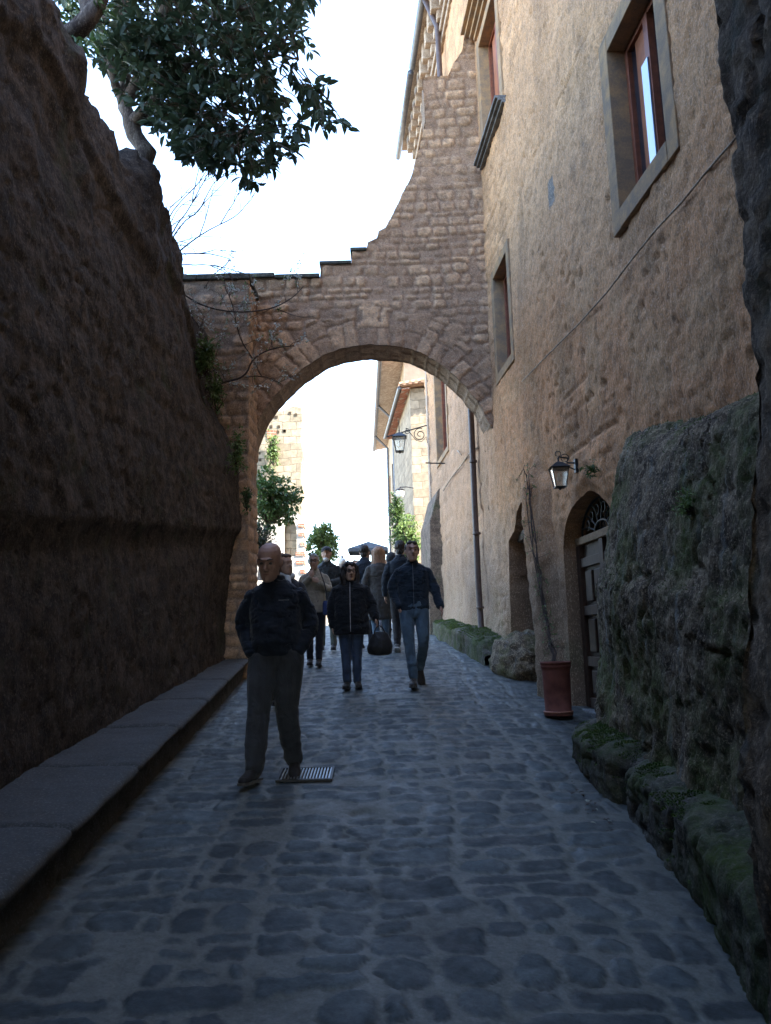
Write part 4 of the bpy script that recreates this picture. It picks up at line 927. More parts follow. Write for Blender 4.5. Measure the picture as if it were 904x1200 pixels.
def blossom_shrub():
    rng = np.random.RandomState(8); base = at(226, 470, 10.15)+np.array([-.18, 0, -.05]); root = thing('flowering_shrub', 'sprawling shrub with sparse pale buds growing out of the cliff in front of the arch', 'shrub', base); mb = MB(); tips = []
    def path(pts, r0, r1):
        P = smooth_poly([at(x, y, d)-base for x, y, d in pts], 2); mb.tube(P, np.linspace(r0, r1, len(P)), 6); return P
    a = path([(226, 470, 10.15), (240, 456, 10.1), (262, 448, 10.), (288, 442, 9.9), (296, 420, 9.9), (318, 408, 9.9), (345, 405, 9.9)], .02, .006)
    b = path([(288, 442, 9.9), (310, 440, 9.8), (330, 450, 9.8)], .008, .004); c = path([(262, 448, 10.), (246, 425, 9.95), (232, 395, 9.9), (240, 370, 9.8)], .011, .004); d = path([(296, 420, 9.9), (280, 395, 9.8), (275, 365, 9.8), (268, 345, 9.8)], .010, .004)
    e = path([(200, 332, 9.9), (215, 345, 9.7), (240, 360, 9.6), (280, 367, 9.5), (320, 362, 9.5), (345, 348, 9.5), (356, 335, 9.5)], .013, .005)
    e2 = path([(325, 362, 9.5), (350, 372, 9.5), (368, 371, 9.5)], .006, .003)
    for P in (a, b, c, d, d, a, c, e):
        for k in range(7):
            i = rng.randint(3, len(P)-1); grow(mb, P[i], unit(rng.normal(0, .6, 3)+np.array([.1, 0, .5])), rng.uniform(.2, .5), .004, 1, rng, tips, .4, (2, 4))
    mb.build('branches', M['twig'], root)
    V, F, C = rosettes([t for t, dd in tips], [dd for t, dd in tips], rng, (3, 7), (.03, .055), .5, 1.4); obj('blossom', mesh_of('blossom', V, F, C, smooth=False), M['blossom'], root)
    tp = [t for t, dd in tips if rng.rand() < .45]; V, F, C = rosettes(tp, [np.array([0, 0, 1.])]*len(tp), rng, (2, 5), (.03, .05), .4, 1.4); obj('leaves', mesh_of('leaves', V, F, C, smooth=False), M['leafl'], root)
blossom_shrub()
def clump(name, label, cat, centre, ext, n, mat, rng_s, L=(.04, .08), wr=.45, droop=-.3, hang=None, group=None):
    rng = np.random.RandomState(rng_s); base = np.array(centre, float)-np.array([0, 0, ext[2]]); root = thing(name, label, cat, base, group=group); tips = []; dirs = []; st = MB()
    while len(tips) < n:
        u = rng.normal(0, .5, 3)
        if np.linalg.norm(u) > 1.05: continue
        p = u*np.array(ext)*(1+.35*fbm(u[None]*3+rng_s, 1.5, 2)[0]); tips.append(p+np.array([0, 0, ext[2]])); dirs.append(unit(u+np.array([0, -.2, droop])))
        if rng.rand() < .12: st.tube(wob(np.array([0, .03, ext[2]*.3]), tips[-1], 5, .03, rng), .004, 4)
    st.build('stems', M['twig'], root); V, F, C = rosettes(tips, dirs, rng, (4, 8), L, wr, 1.2); obj('foliage', mesh_of('foliage', V, F, C, smooth=False), mat, root)
clump('fern', 'dense dark green clump hanging on the cliff edge beside the arch', 'plant', at(228, 420, 9.75)+np.array([.14, 0, 0]), (.19, .2, .34), 130, M['leafl'], 3)
clump('creeper', 'small trailing creeper below the green clump on the cliff edge', 'plant', at(240, 462, 9.85)+np.array([.16, 0, 0]), (.14, .2, .34), 110, M['leafl'], 5, (.03, .06))
clump('ivy', 'patch of ivy on the cliff at the foot of the arch', 'plant', at(264, 532, 9.9)+np.array([.16, 0, 0]), (.16, .2, .40), 130, M['leafl'], 7, (.03, .06))
clump('wall_weed', 'little ivy sprig lowest on the cliff beside the arch pier', 'plant', at(280, 585, 9.9)+np.array([.10, 0, 0]), (.09, .15, .22), 70, M['leafm'], 9, (.03, .05))
clump('grass_tuft', 'bright green weed growing from a crack in the right outcrop', 'plant', at(815, 595, 4.45)+np.array([-.04, 0, 0]), (.09, .09, .05), 45, M['leafl'], 11, (.02, .045), .3)
clump('wall_fern', 'single small fern on the plaster above the outcrop corner', 'plant', at(712, 548, 6.35)+np.array([-.12, 0, .0]), (.10, .05, .025), 18, M['leafm'], 12, (.03, .06), .3, .1)
# climbing dry vine behind the planter
def vine():
    rng = np.random.RandomState(3); base = at(650, 785, 8.2); base = np.array([1.70, 8.05, float(gz(8.05))+.45]); root = thing('dry_vine', 'thin dry creeper climbing the rock rib above the planter', 'plant', base); mb = MB(); tips = []
    for k in range(4):
        pts = [base, (1.68+.02*k, 8.45, 1.9), (1.70, 8.62+.05*k, 2.5), (1.69, 8.8+.05*k, 3.1), (1.70, 8.95, 3.5+.08*k)]
        P = smooth_poly([np.array(p)-base for p in pts], 2)+rng.normal(0, .008, (1, 3)); P = P+rng.normal(0, .012, P.shape); mb.tube(P, np.linspace(.010, .004, len(P)), 5)
        for j in range(16): i = rng.randint(3, len(P)-1); grow(mb, P[i], rng.normal(0, 1, 3)*[.4, 1, 1], .2, .003, 0, rng, tips, .5)
    mb.build('stems', M['twig'], root); V, F, C = rosettes([t for t, d in tips], [d for t, d in tips], rng, (3, 7), (.02, .04), .45, 1.4); obj('leaves', mesh_of('leaves', V, F, C, smooth=False), M['leafl'], root)
vine()
def bush(name, label, cat, centre, ext, n, mat, seed, L=(.05, .09), trunk=None, dens_gap=.1):
    rng = np.random.RandomState(seed); c = np.array(centre, float); base = np.array(trunk if trunk is not None else (c[0], c[1], c[2]-ext[2]), float); root = thing(name, label, cat, base); st = MB(); tips = []; dirs = []
    nodes = [np.zeros(3)]
    st.tube(wob((0, 0, 0), (c-base)*.7, 6, .05, rng), np.linspace(.07, .04, 6), 8)
    while len(tips) < n:
        u = rng.normal(0, .55, 3); r = np.linalg.norm(u)
        if r > 1 or fbm(u[None]*1.6+seed, 1.5, 3)[0] < -.18: continue
        q = c+u*np.array(ext)*(1+.45*fbm(unit(u)[None]*2+seed, 1.3, 2)[0])-base; tips.append(q); dirs.append(unit(u+[0, 0, -.1]))
        if rng.rand() < .08: st.tube(wob((c-base)*.7, q, 5, .08, rng), np.linspace(.02, .006, 5), 5)
    st.build('trunk', M['bark'], root); V, F, C = rosettes(tips, dirs, rng, (5, 9), L, .45, 1.3); obj('crown', mesh_of('crown', V, F, C, smooth=False), mat, root)
bush('small_tree', 'loose leafy small tree in front of the ruined wall seen through the arch', 'tree', at(318, 585, 17.5), (.75, .7, .68), 520, M['leafm'], 31, (.08, .13), at(305, 680, 17.6))
bush('garden_bush', 'dark rounded bush low at the left inside the arch', 'bush', at(298, 640, 14.5), (.42, .5, .5), 300, M['leaf'], 33, (.05, .09))
bush('leafy_shrub', 'pale green leafy shrub standing in the sun beyond the ruin', 'bush', at(378, 638, 27.), (.66, .7, .85), 500, M['leafl'], 35, (.10, .17))
bush('variegated_bush', 'sunlit light green bush at the foot of the far right house', 'bush', at(478, 632, 22.6), (.55, .5, .75), 420, M['leafl'], 37, (.07, .12))
bush('climbing_plant', 'dark climber on the far right house below the globe lamp', 'plant', at(466, 605, 23.4), (.35, .35, .75), 320, M['leafm'], 39, (.06, .10))
clump('flowering_vine', 'bright green vine hanging on the sunlit ruined wall', 'plant', at(320, 528, 24.0), (.28, .12, .72), 130, M['leafl'], 41, (.07, .12))
# ================================================================== PLANTER, LANTERNS, GRATE
p = np.array([at(655, 838, 7.75)[0], 7.75, float(gz(7.75))]); root = thing('planter', 'tall round terracotta planter beside the arched door', 'planter', p)
b = MB(); b.lathe([(.105, 0), (.138, .0), (.141, .012), (.138, .03), (.128, .035), (.133, .25), (.137, .43), (.139, .452), (.147, .458), (.149, .478), (.143, .49), (.15, .492), (.152, .505), (.15, .515), (.130, .515), (.126, .46), (.05, .455)], n=40)
b.build('pot', M['terra'], root, smooth=True)
b = MB(); b.lathe([(.1395, .028), (.1440, .032), (.1440, .040), (.1375, .044)], n=40); b.build('rim', plain_mat('light_band', (.40, .17, .11), .7), root, smooth=True)
b = MB(); b.lathe([(.001, .470), (.08, .474), (.127, .468)], n=24, cap=False); b.build('soil', M['soil'], root)
def lantern(root, c, s, flip=1):
    """four-sided lantern, top wider than the foot; c = centre of the glass body"""
    h, wt, wb = .20*s, .085*s, .052*s; c = np.array(c)
    A = [(sx*wt, sy*wt, h/2) for sx, sy in ((-1, -1), (1, -1), (1, 1), (-1, 1))]; B = [(sx*wb, sy*wb, -h/2) for sx, sy in ((-1, -1), (1, -1), (1, 1), (-1, 1))]
    cg = MB()
    for i in range(4):
        cg.tube([c+A[i], c+B[i]], .006*s, 5); cg.tube([c+A[i], c+A[(i+1) % 4]], .007*s, 5); cg.tube([c+B[i], c+B[(i+1) % 4]], .007*s, 5)
    cg.lathe([(.001, -.03*s), (.012*s, -.028*s), (.018*s, -.015*s), (.03*s, -.006*s), (wb*1.25, 0)], c-[0, 0, h/2], 8); cg.build('cage', M['iron'], root)
    g = MB(); g.add([c+np.array(v)*[.95, .95, 1] for v in A]+[c+np.array(v)*[.95, .95, 1] for v in B], [(0, 1, 5, 4), (1, 2, 6, 5), (2, 3, 7, 6), (3, 0, 4, 7)]); g.build('glass', M['lglass'], root)
    r = MB(); r.add([c+np.array(v)*[1.22, 1.22, 1]+[0, 0, .004] for v in A]+[c+np.array(v)*[.45, .45, 1]+[0, 0, .06*s] for v in A]+[c+np.array([0, 0, h/2+.08*s])], [(0, 1, 5, 4), (1, 2, 6, 5), (2, 3, 7, 6), (3, 0, 4, 7), (4, 5, 8), (5, 6, 8), (6, 7, 8), (7, 4, 8), (3, 2, 1, 0)])
    r.lathe([(.001, 0), (.012*s, .01*s), (.006*s, .025*s), (.014*s, .035*s), (.001, .06*s)], c+[0, 0, h/2+.07*s], 8); r.build('cap', M['iron'], root)
    bl = MB(); bl.lathe([(.001, -.03*s), (.016*s, -.02*s), (.02*s, .0), (.012*s, .03*s), (.01*s, .055*s)], c+[0, 0, .0], 10); bl.build('bulb', M['white'], root, smooth=True)
c = at(656, 560, 7.5); m = wall_pt(677, 546); root = thing('wall_lantern', 'small black wall lantern on an iron bracket above and left of the arched door', 'lantern', m)
lantern(root, c-m+[0, 0, -.0], .95)
b = MB(); top = c-m+[0, 0, .095+.13]; w0 = np.array([.0, 0, 0.])
b.tube([w0+[0, 0, .03], w0+[-.10, .02, .04], (top+w0)/2+[0, 0, .03], top+[0, 0, -.01], top+[0, 0, -.05]], .009, 6)
b.tube([w0+[-.0, 0, -.05], w0+[-.08, .01, -.01], w0+[-.16, .03, .03]], .006, 6)
b.tube([top+[.028*math.cos(t)-.0, 0, .028*math.sin(t)+.02] for t in np.linspace(-1.5, 4, 16)], .005, 5); b.tube([np.array([-.12+.04*math.cos(t), .01, .09+.04*math.sin(t)]) for t in np.linspace(-1.6, 4, 14)], .005, 5)
b.box((-.03, -.035, -.07), (.0, .035, .07)); b.build('bracket', M['iron'], root)
# large street lantern hanging from a scroll bracket beyond the arch
yl = 18.4; m = np.array([wx(18.4)-.0, yl, at(505, 498, yl)[2]]); c = at(468.5, 521, yl); root = thing('street_lantern', 'larger lantern held out over the street on a scrolled iron bracket beyond the arch', 'lantern', m)
lantern(root, c-m, 1.75); b = MB(); e = at(453, 512, yl)-m
b.tube([(0, 0, 0), e*.5, e], .016, 6); lt = c-m+[0, 0, .2]; b.tube([lt+[0, 0, 0], lt+[0, 0, .28]], .013, 6); b.tube([lt+[0, 0, .28], lt+[0, 0, .40]], .006, 6)
def spiral(cx, cz, r0, turns, sgn=1, ph=0): return [np.array([cx+sgn*(r0*(1-t/turns*.8))*math.cos(t*2*PI+ph), 0, cz+(r0*(1-t/turns*.8))*math.sin(t*2*PI+ph)]) for t in np.linspace(0, turns, 26)]
b.tube(spiral(-.20, -.24, .17, 1.6, 1, 1.2), .011, 6); b.tube(spiral(-.52, -.15, .08, 1.4, -1, 1.2), .009, 6); b.tube([(-.02, 0, -.45), (-.05, 0, -.30), (-.16, 0, -.42), (-.3, 0, -.38), (-.42, 0, -.22), (-.55, 0, -.06)], .009, 6)
b.tube([(0, 0, -.5), (0, 0, .04)], .014, 6); b.build('bracket', M['iron'], root)
# globe lamp farther off, hanging on a rod
yg = 23.3; c = at(469, 578, yg); root = thing('globe_lamp', 'small white lamp on a bracket of the far right house above the climber', 'lamp', c)
b = MB(); b.lathe([(.02, .14), (.10, .10), (.13, .0), (.11, -.09), (.06, -.14), (.001, -.15)], n=14); b.build('shade', M['white'], root, smooth=True)
b = MB(); q = at(485, 572, yg)-c; b.tube([(0, 0, .12), (0, 0, .19), q*.5+[0, 0, .12], q], .018, 6); b.lathe([(.14, .09), (.15, .10), (.03, .17)], n=14); b.build('bracket', M['iron'], root)
# drain grate
a, b2 = at(326, 905, 6.05), at(391, 915, 5.95)
g0 = np.array([-.84, 6.0]); g1 = np.array([-.38, 6.30]); cx, cy = (g0+g1)/2; cx, cy = (at(326, 908, 6.)[0]+at(391, 910, 6.)[0])/2, 6.02
hw, hd = (at(391, 910, 6.)[0]-at(326, 908, 6.)[0])/2, .16; gzc = float(gz(cy))-.002; sl = .123
root = thing('drain_grate', 'rectangular slotted iron drain grate in the paving beside the bald man', 'drain grate', (cx, cy, gzc)); b = MB()
def T(x, y, z): return (x, y, z+sl*y)
def tb(mb, x0, x1, y0, y1, z0, z1): mb.add([T(x, y, z) for x in (x0, x1) for y in (y0, y1) for z in (z0, z1)], [(0, 1, 3, 2), (4, 6, 7, 5), (0, 4, 5, 1), (2, 3, 7, 6), (0, 2, 6, 4), (1, 5, 7, 3)])
tb(b, -hw, hw, -hd, -hd+.02, 0, .016); tb(b, -hw, hw, hd-.02, hd, 0, .016); tb(b, -hw, -hw+.02, -hd+.02, hd-.02, 0, .016); tb(b, hw-.02, hw, -hd+.02, hd-.02, 0, .016)
b.build('frame', M['iron'], root); b = MB(); x = -hw+.032
while x < hw-.03: tb(b, x, x+.010, -hd+.02, hd-.02, .0, .014); x += .0235
b.build('bars', plain_mat('worn_steel', (.22, .23, .24), .35, .5, .2, 30, .7), root); b = MB(); tb(b, -hw+.02, hw-.02, -hd+.02, hd-.02, -.02, -.001); b.build('dark_slot', M['soil'], root)
# litter: a few fallen leaves against the right kerb
rng = np.random.RandomState(2)
for k in range(26):
    y = rng.uniform(4.6, 6.0); x = 1.30-abs(rng.normal(0, .05))+.02*(y-5); Ln = rng.uniform(.02, .045)
    V, F, C = leaves_mesh(np.array([[0., 0, 0]]), unit(rng.normal(0, 1, (1, 3))*[1, 1, .15]), np.array([[0., 0, 1]]), np.array([Ln]), np.array([Ln*.5]), np.array([.5]))
    me = mesh_of('fallen_leaf', V, F, C, smooth=False); o = obj('fallen_leaf', me, M['twig'] if rng.rand() < .6 else M['blossom'], label='dry fallen leaf lying on the paving beside the mossy kerb', cat='leaf', group='fallen leaves by the kerb'); o.location = (x, y, float(gz(y))+.012)

# ================================================================== BEYOND THE ARCH
def stone_mat(name, base, mort, sx, sz, bd=.02, axis=0):
    m, nt, b = new_mat(name, .95, .15); v = coords(nt); s = nt.nodes.new('ShaderNodeSeparateXYZ'); nt.links.new(v, s.inputs[0]); c = nt.nodes.new('ShaderNodeCombineXYZ')
    ad = N(nt, 'ShaderNodeMath', operation='ADD'); nt.links.new(s.outputs['X'], ad.inputs[0]); nt.links.new(s.outputs['Y'], ad.inputs[1]); nt.links.new(ad.outputs[0], c.inputs['X']); nt.links.new(s.outputs['Z'], c.inputs['Y'])
    wv = N(nt, 'ShaderNodeTexNoise', Scale=2.2, Detail=4.); nt.links.new(v, wv.inputs['Vector']); vm = N(nt, 'ShaderNodeVectorMath', operation='MULTIPLY_ADD'); vm.inputs[1].default_value = (.18, .18, .18); nt.links.new(wv.outputs['Color'], vm.inputs[0]); nt.links.new(c.outputs[0], vm.inputs[2])
    br = N(nt, 'ShaderNodeTexBrick'); br.inputs['Scale'].default_value = 1.; br.inputs['Brick Width'].default_value = sx; br.inputs['Row Height'].default_value = sz; br.inputs['Mortar Size'].default_value = .012; br.inputs['Mortar Smooth'].default_value = .5; br.offset = .43
    br.inputs['Color1'].default_value = (*[x*.8 for x in base], 1); br.inputs['Color2'].default_value = (*[min(1, x*1.15) for x in base], 1); br.inputs['Mortar'].default_value = (*mort, 1); nt.links.new(vm.outputs[0], br.inputs['Vector'])
    n = noise(nt, v, 5, 8, .65); nt.links.new(mix(nt, .8, br.outputs['Color'], ramp(nt, n, [(.3, .55), (.7, 1.25)]), 'MULTIPLY'), b.inputs['Base Color'])
    h = mix(nt, .45, br.outputs['Fac'], n); inv = N(nt, 'ShaderNodeInvert'); nt.links.new(br.outputs['Fac'], inv.inputs['Color']); bump(nt, b, mix(nt, .45, inv.outputs['Color'], n), bd); return m
M['ruin'] = stone_mat('pale_ruin_stone', (.30, .245, .17), (.19, .15, .105), .42, .24)
M['farstone'] = stone_mat('far_house_stone', (.34, .27, .19), (.24, .19, .13), .5, .27)
M['brick'] = stone_mat('red_brick', (.38, .15, .09), (.40, .32, .25), .25, .07)
def ruin():
    y = 24.2; root = thing('ruined_wall', 'tall sunlit ruined stone wall with putlog holes seen through the left of the arch', 'wall', (-4, y, 2.2)); o = np.array([4, -y, -2.2])
    xr = at(354, 520, y)[0]; zt = at(330, 478, y)[2]; b = MB(); R_ = np.random.RandomState(1); pts = [(-9, 2.0), (-9, zt-.1)]; x = -8.8
    while x < xr-.15: pts.append((x, zt+R_.uniform(-.12, .06))); x += R_.uniform(.2, .5)
    pts += [(xr, zt)]; z = zt-.3
    while z > 5.2: pts.append((xr+R_.uniform(-.06, .04), z)); z -= R_.uniform(.25, .5)
    pts += [(xr, 5.1), (xr, 2.0)]
    b.prism([np.array([x, y, z])+o for x, z in pts], (0, .7, 0)); b.build('wall', M['ruin'], root)
    for (px, py) in [(321, 488), (324, 489), (327, 500), (333, 505), (326, 506), (334, 505), (304, 531), (305, 539), (318, 500), (340, 484), (347, 486), (311, 504)]:
        c = at(px, py, y)+o; s = .045; h = MB(); h.box((c[0]-s, -.012, c[2]-s), (c[0]+s, .0, c[2]+s)); h.build('putlog_hole_shade', M['soil'], root)  # dark blocks on the face stand in for shade inside the holes
    c = at(319, 512, y)+o; b = MB(); b.box((c[0]-.16, -.02, c[2]-.05), (c[0]+.14, .01, c[2]+.22)); b.build('brick_patch', M['brick'], root)
    # lower house front with blocked arched window
    y2 = 22.6; root = thing('arched_niche_wall', 'low white sunlit wall with a blocked pointed window and red brick edge beyond the arch', 'wall', (-3.4, y2, 2.2)); o = np.array([3.4, -y2, -2.2])
    xr = at(356, 640, y2)[0]; P = [(-9, 2.0), (-9, 5.1), (at(300, 592, y2)[0], at(300, 592, y2)[2]), (at(340, 598, y2)[0], at(340, 596, y2)[2]), (xr, at(352, 606, y2)[2]), (xr, 2.0)]
    ax0, ax1 = at(333, 650, y2)[0], at(348, 650, y2)[0]; az0, az1 = at(340, 652, y2)[2], at(340, 607, y2)[2]; n = 10; am = (ax0+ax1)/2; aw = (ax1-ax0)/2; hs = az1-.45
    arc = [(am-aw*math.cos(t), hs+.45*math.sin(t)) for t in np.linspace(0, PI, n)]
    zf = lambda x: np.interp(x, [p_[0] for p_ in P[1:5]], [p_[1] for p_ in P[1:5]])
    pts_ = lambda L: [np.array([x, y2, z])+o for x, z in L]; b = MB()
    b.prism(pts_([P[0], P[1], (ax0, zf(ax0)), (ax0, 2.0)]), (0, .5, 0)); b.prism(pts_([(ax1, 2.0), (ax1, zf(ax1)), P[4], P[5]]), (0, .5, 0))
    top = [(ax0, zf(ax0)), (ax1, zf(ax1))]; b.prism(pts_([(ax0+.0, hs)]+[(ax0, zf(ax0)), (ax1, zf(ax1)), (ax1, hs)]+arc[::-1][1:-1]), (0, .5, 0)); b.prism(pts_([(ax0, 2.0), (ax0, az0), (ax1, az0), (ax1, 2.0)]), (0, .5, 0))
    b.build('wall', plain_mat('whitewash', (.45, .40, .33), .9, .2, .12, 3, bd=.02), root)
    b = MB(); b.box((ax0-3.4*0+3.4-.0, .22, az0-2.2), (ax1+3.4, .30, az1+.1-2.2)); b.build('blocked_window', M['ruin'], root)
    b = MB(); z = 2.3; R_ = np.random.RandomState(3)
    while z < P[4][1]-.2: b.box((xr+3.4-R_.uniform(.10, .30), -.02, z-2.2), (xr+3.4+.025, .5, z+.11-2.2)); z += R_.uniform(.22, .34)
    b.build('brick_quoin', M['brick'], root)
    b = MB(); q = at(300, 580, y2-.4)+o; b.lathe([(.10, 0), (.15, .05), (.19, .30), (.22, .33), (.20, .36)], n=16); b.V = [(v[0]+q[0]-.05, v[1]-.1, v[2]+P[2][1]-2.2) for v in b.V]
ruin()
def prism_wall(root, name, pts, z0, z1, mat, org, **k):
    b = MB(); b.prism([np.array([x, y, z0])-np.array(org) for x, y in pts], (0, 0, z1-z0)); return b.build(name, mat, root, **k)
def far_houses():
    # nearer low house with a tiled pent roof
    og = np.array([1.5, 24., 2.2]); root = thing('stone_house', 'low sunlit stone house with tiled eaves beyond the street lantern', 'house', og)
    zt = at(490, 455, 24)[2]
    x0 = at(484, 560, 24)[0]
    prism_wall(root, 'wall', [(x0, 24), (x0-.50, 30), (7, 30), (7, 24)], 2.0, zt, M['farstone'], og)
    e0 = at(470, 458, 24)[0]; rf = MB(); e = x0-e0
    V = [(x0-e, 23.75, zt-.02), (x0-e-.5, 30.1, zt-.02), (7, 30.1, zt+.9), (7, 23.75, zt+.9)]; rf.prism([np.array(v)-og for v in V], (0, 0, .07)); r = rf.build('roof', M['tile'], root)
    t = MB(); 
    for k in range(40):
        s = k/40.; yy = 23.75+s*6.3; xx = x0-e-.5*s; t.tube([np.array([xx-.05, yy, zt+.06])-og, np.array([xx+1.2, yy, zt+.22])-og], .075, 6)
    for k in range(14):
        xx = x0-e+.1+k*.2; t.tube([np.array([xx, 23.68, zt+.06+(xx-x0+e)*.13])-og, np.array([xx, 24.4, zt+.09+(xx-x0+e)*.13])-og], .07, 6)
    t.build('roof_tiles', M['tile'], root); s = MB(); s.prism([np.array(v)-og for v in [(x0-e+.03, 23.8, zt-.10), (x0-e-.47, 30, zt-.10), (x0-.45, 30, zt-.06), (x0+.0, 23.8, zt-.06)]], (0, 0, .05)); s.build('soffit', M['brick'], root)
    g = MB(); g.tube([np.array([x0-e-.05, 23.8, zt-.03])-og, np.array([x0-e-.55, 30, zt-.03])-og], .06, 8); g.build('gutter', M['gutter'], root)
    w = MB(); xx = lambda y: x0-.5*(y-24)/6-.02
    def fw(mb, ya, yb_, za, zb_, d=.03): mb.prism([np.array(v)-og for v in [(xx(ya)-d, ya, za), (xx(yb_)-d, yb_, za), (xx(yb_)-d, yb_, zb_), (xx(ya)-d, ya, zb_)]], (d+.01, 0, 0))
    w = MB(); fw(w, 25.3, 26.2, 4.6, 5.9, .05); fr = w.build('window', M['frame'], root); w = MB(); fw(w, 25.4, 26.1, 4.7, 5.8, .07); w.build('shutter', plain_mat('green_grey_paint', (.10, .14, .13), .6), fr)
    w = MB(); fw(w, 27.2, 28.2, 2.2, 4.3, .05); w.build('doorway', M['door'], root)
    # the taller one behind
    og = np.array([2., 26.5, 2.2]); root = thing('tall_house', 'taller ochre house with overhanging eaves and downpipes at the end of the street', 'house', og)
    zt = 11.3; P0 = (.80, 26.2); z2 = at(446, 420, 26.)[2]; zt = z2
    dE = min(np.arange(28, 60, .25), key=lambda d: abs(at(438, 530, d)[2]-zt)); xE = at(438, 530, dE)[0]; ex = P0[0]-at(447, 422, 26.)[0]; P1 = (xE+ex*.8, 39.) if dE > 60 else (P0[0]+(xE+ex*.8-P0[0])*(39.-26.2)/(dE-26.2), 39.)
    prism_wall(root, 'wall', [P0, P1, (8, 39), (8, 26.2)], 2.0, zt, plain_mat('ochre_render', (.42, .32, .22), .95, .1, .22, 2, bd=.02), og)
   
    b = MB(); b.prism([np.array(v)-og for v in [(P0[0]-ex, 25.9, zt-.05), (P1[0]-ex*.8, 39.2, zt-.05), (8, 39.2, zt+1.3), (8, 25.9, zt+1.3)]], (0, 0, .12)); b.build('roof', M['plaster_far'], root)
    g = MB(); g.tube([np.array([P0[0]-ex-.05, 25.9, zt-.02])-og, np.array([P1[0]-ex*.8, 39.2, zt-.02])-og], .09, 8); g.build('gutter', M['gutter'], root)
    f = lambda y: P0[0]+(P1[0]-P0[0])*(y-26.2)/12.8
    for (yy, z0) in ((31.4, 2.2), (36.2, 2.2)): g = MB(); g.tube([np.array([f(yy)-ex*.9, yy, zt-.05])-og, np.array([f(yy)-.1, yy, zt-.7])-og, np.array([f(yy)-.1, yy, z0])-og], .06, 8); g.build('downpipe', M['gutter'], root)
    for yy, z in ((33, 8.2), (36, 8.2), (33, 5.2), (37, 5.2)):
        w = MB(); w.box((f(yy)-.06-og[0], yy-og[1], z-og[2]), (f(yy)+.1-og[0], yy+.9-og[1], z+1.3-og[2])); fr = w.build('window', M['frame'], root)
        w = MB(); w.box((f(yy)-.10-og[0], yy+.12-og[1], z+.1-og[2]), (f(yy)-.05-og[0], yy+.78-og[1], z+1.2-og[2])); w.build('shutter', M['door'], fr)
    # small balcony hood
    b = MB(); yy = 37.5; b.prism([np.array(v)-og for v in [(f(yy)-.9, yy, 4.4), (f(yy)+.05, yy, 5.0), (f(yy)+.05, yy+1.2, 5.0), (f(yy)-.9, yy+1.2, 4.4)]], (0, 0, .06)); b.build('awning', M['tile'], root)
    # far low houses closing the square
    og = np.array([-2, 46, 2.2]); root = thing('far_house', 'low washed-out house with red tile roof closing the far end of the square', 'house', og)
    b = MB(); b.box((-3.0, 0, -.2), (6.5, 5, 1.2)); b.build('wall', plain_mat('cream_render', (.6, .52, .42), .9), root)
    b = MB(); b.prism([(-3.3, -.4, 1.15), (-3.3, 2.5, 2.1), (-3.3, 5.4, 1.15)], (10.1, 0, 0)); b.build('roof', M['tile'], root)
far_houses()
# grey canopy over an outdoor café table
c = at(432, 640, 29); og = np.array([c[0], 29., 2.206]); root = thing('canopy', 'grey square market canopy above the heads at the end of the street', 'canopy', og)
b = MB(); hz = c[2]-2.206; s = .75; b.add([(-s, -s, hz-.15), (s, -s, hz-.15), (s, s, hz-.15), (-s, s, hz-.15), (0, 0, hz+.18), (-s, -s, hz-.27), (s, -s, hz-.27), (s, s, hz-.27), (-s, s, hz-.27)], [(0, 1, 4), (1, 2, 4), (2, 3, 4), (3, 0, 4), (0, 5, 6, 1), (1, 6, 7, 2), (2, 7, 8, 3), (3, 8, 5, 0)])
b.build('cover', M['canvas'], root); b = MB(); b.tube([(0, 0, 0), (0, 0, hz+.16)], .03, 8)
for sx, sy in ((-1, -1), (1, -1), (1, 1), (-1, 1)): b.tube([(0, 0, hz+.12), (sx*s*.98, sy*s*.98, hz-.17)], .012, 5)
b.build('pole', M['gutter'], root)
# unseen gate block over and behind the photographer, brought forward to darken the foreground (same rock as the right jamb)
g = bpy.data.objects['gate_rock']
gm = MB(); gm.box((-6, -12, -1), (-1.9, 2.3, 9.5)); gm.box((1.6, -12, -1), (6, 2.3, 9.5)); gm.box((-1.9, -12, 4.5), (1.6, 2.3, 9.5)); gm.build('unseen_gate_vault', M['jamb'], g)
# ================================================================== PEOPLE
def fuse(mb, voxel, smooth=4, fac=.5):
    me = mesh_of('tmp', mb.V, mb.F); o = bpy.data.objects.new('tmp', me); COL.objects.link(o)
    m = o.modifiers.new('r', 'REMESH'); m.mode = 'VOXEL'; m.voxel_size = voxel; m.use_smooth_shade = True
    s = o.modifiers.new('s', 'SMOOTH'); s.iterations = smooth; s.factor = fac
    dg = bpy.context.evaluated_depsgraph_get(); r = bpy.data.meshes.new_from_object(o.evaluated_get(dg), depsgraph=dg)
    bpy.data.objects.remove(o); bpy.data.meshes.remove(me); return r
def getco(me): c = np.zeros(len(me.vertices)*3); me.vertices.foreach_get('co', c); return c.reshape(-1, 3)
def getno(me): c = np.zeros(len(me.vertices)*3); me.vertex_normals.foreach_get('vector', c); return c.reshape(-1, 3)
def setco(me, c): me.vertices.foreach_set('co', c.astype(np.float32).ravel()); me.update()
def loft(mb, rings, n=18):
    """rings: (centre xyz, rx, ry) stacked along z"""
    V = []; 
    for c, rx, ry in rings:
        for k in range(n): t = 2*PI*k/n; V.append((c[0]+rx*math.cos(t), c[1]+ry*math.sin(t), c[2]))
    m = len(rings); F = [(i*n+k, i*n+(k+1) % n, (i+1)*n+(k+1) % n, (i+1)*n+k) for i in range(m-1) for k in range(n)]+[list(range(n))[::-1], list(range((m-1)*n, m*n))]
    mb.add(V, F)
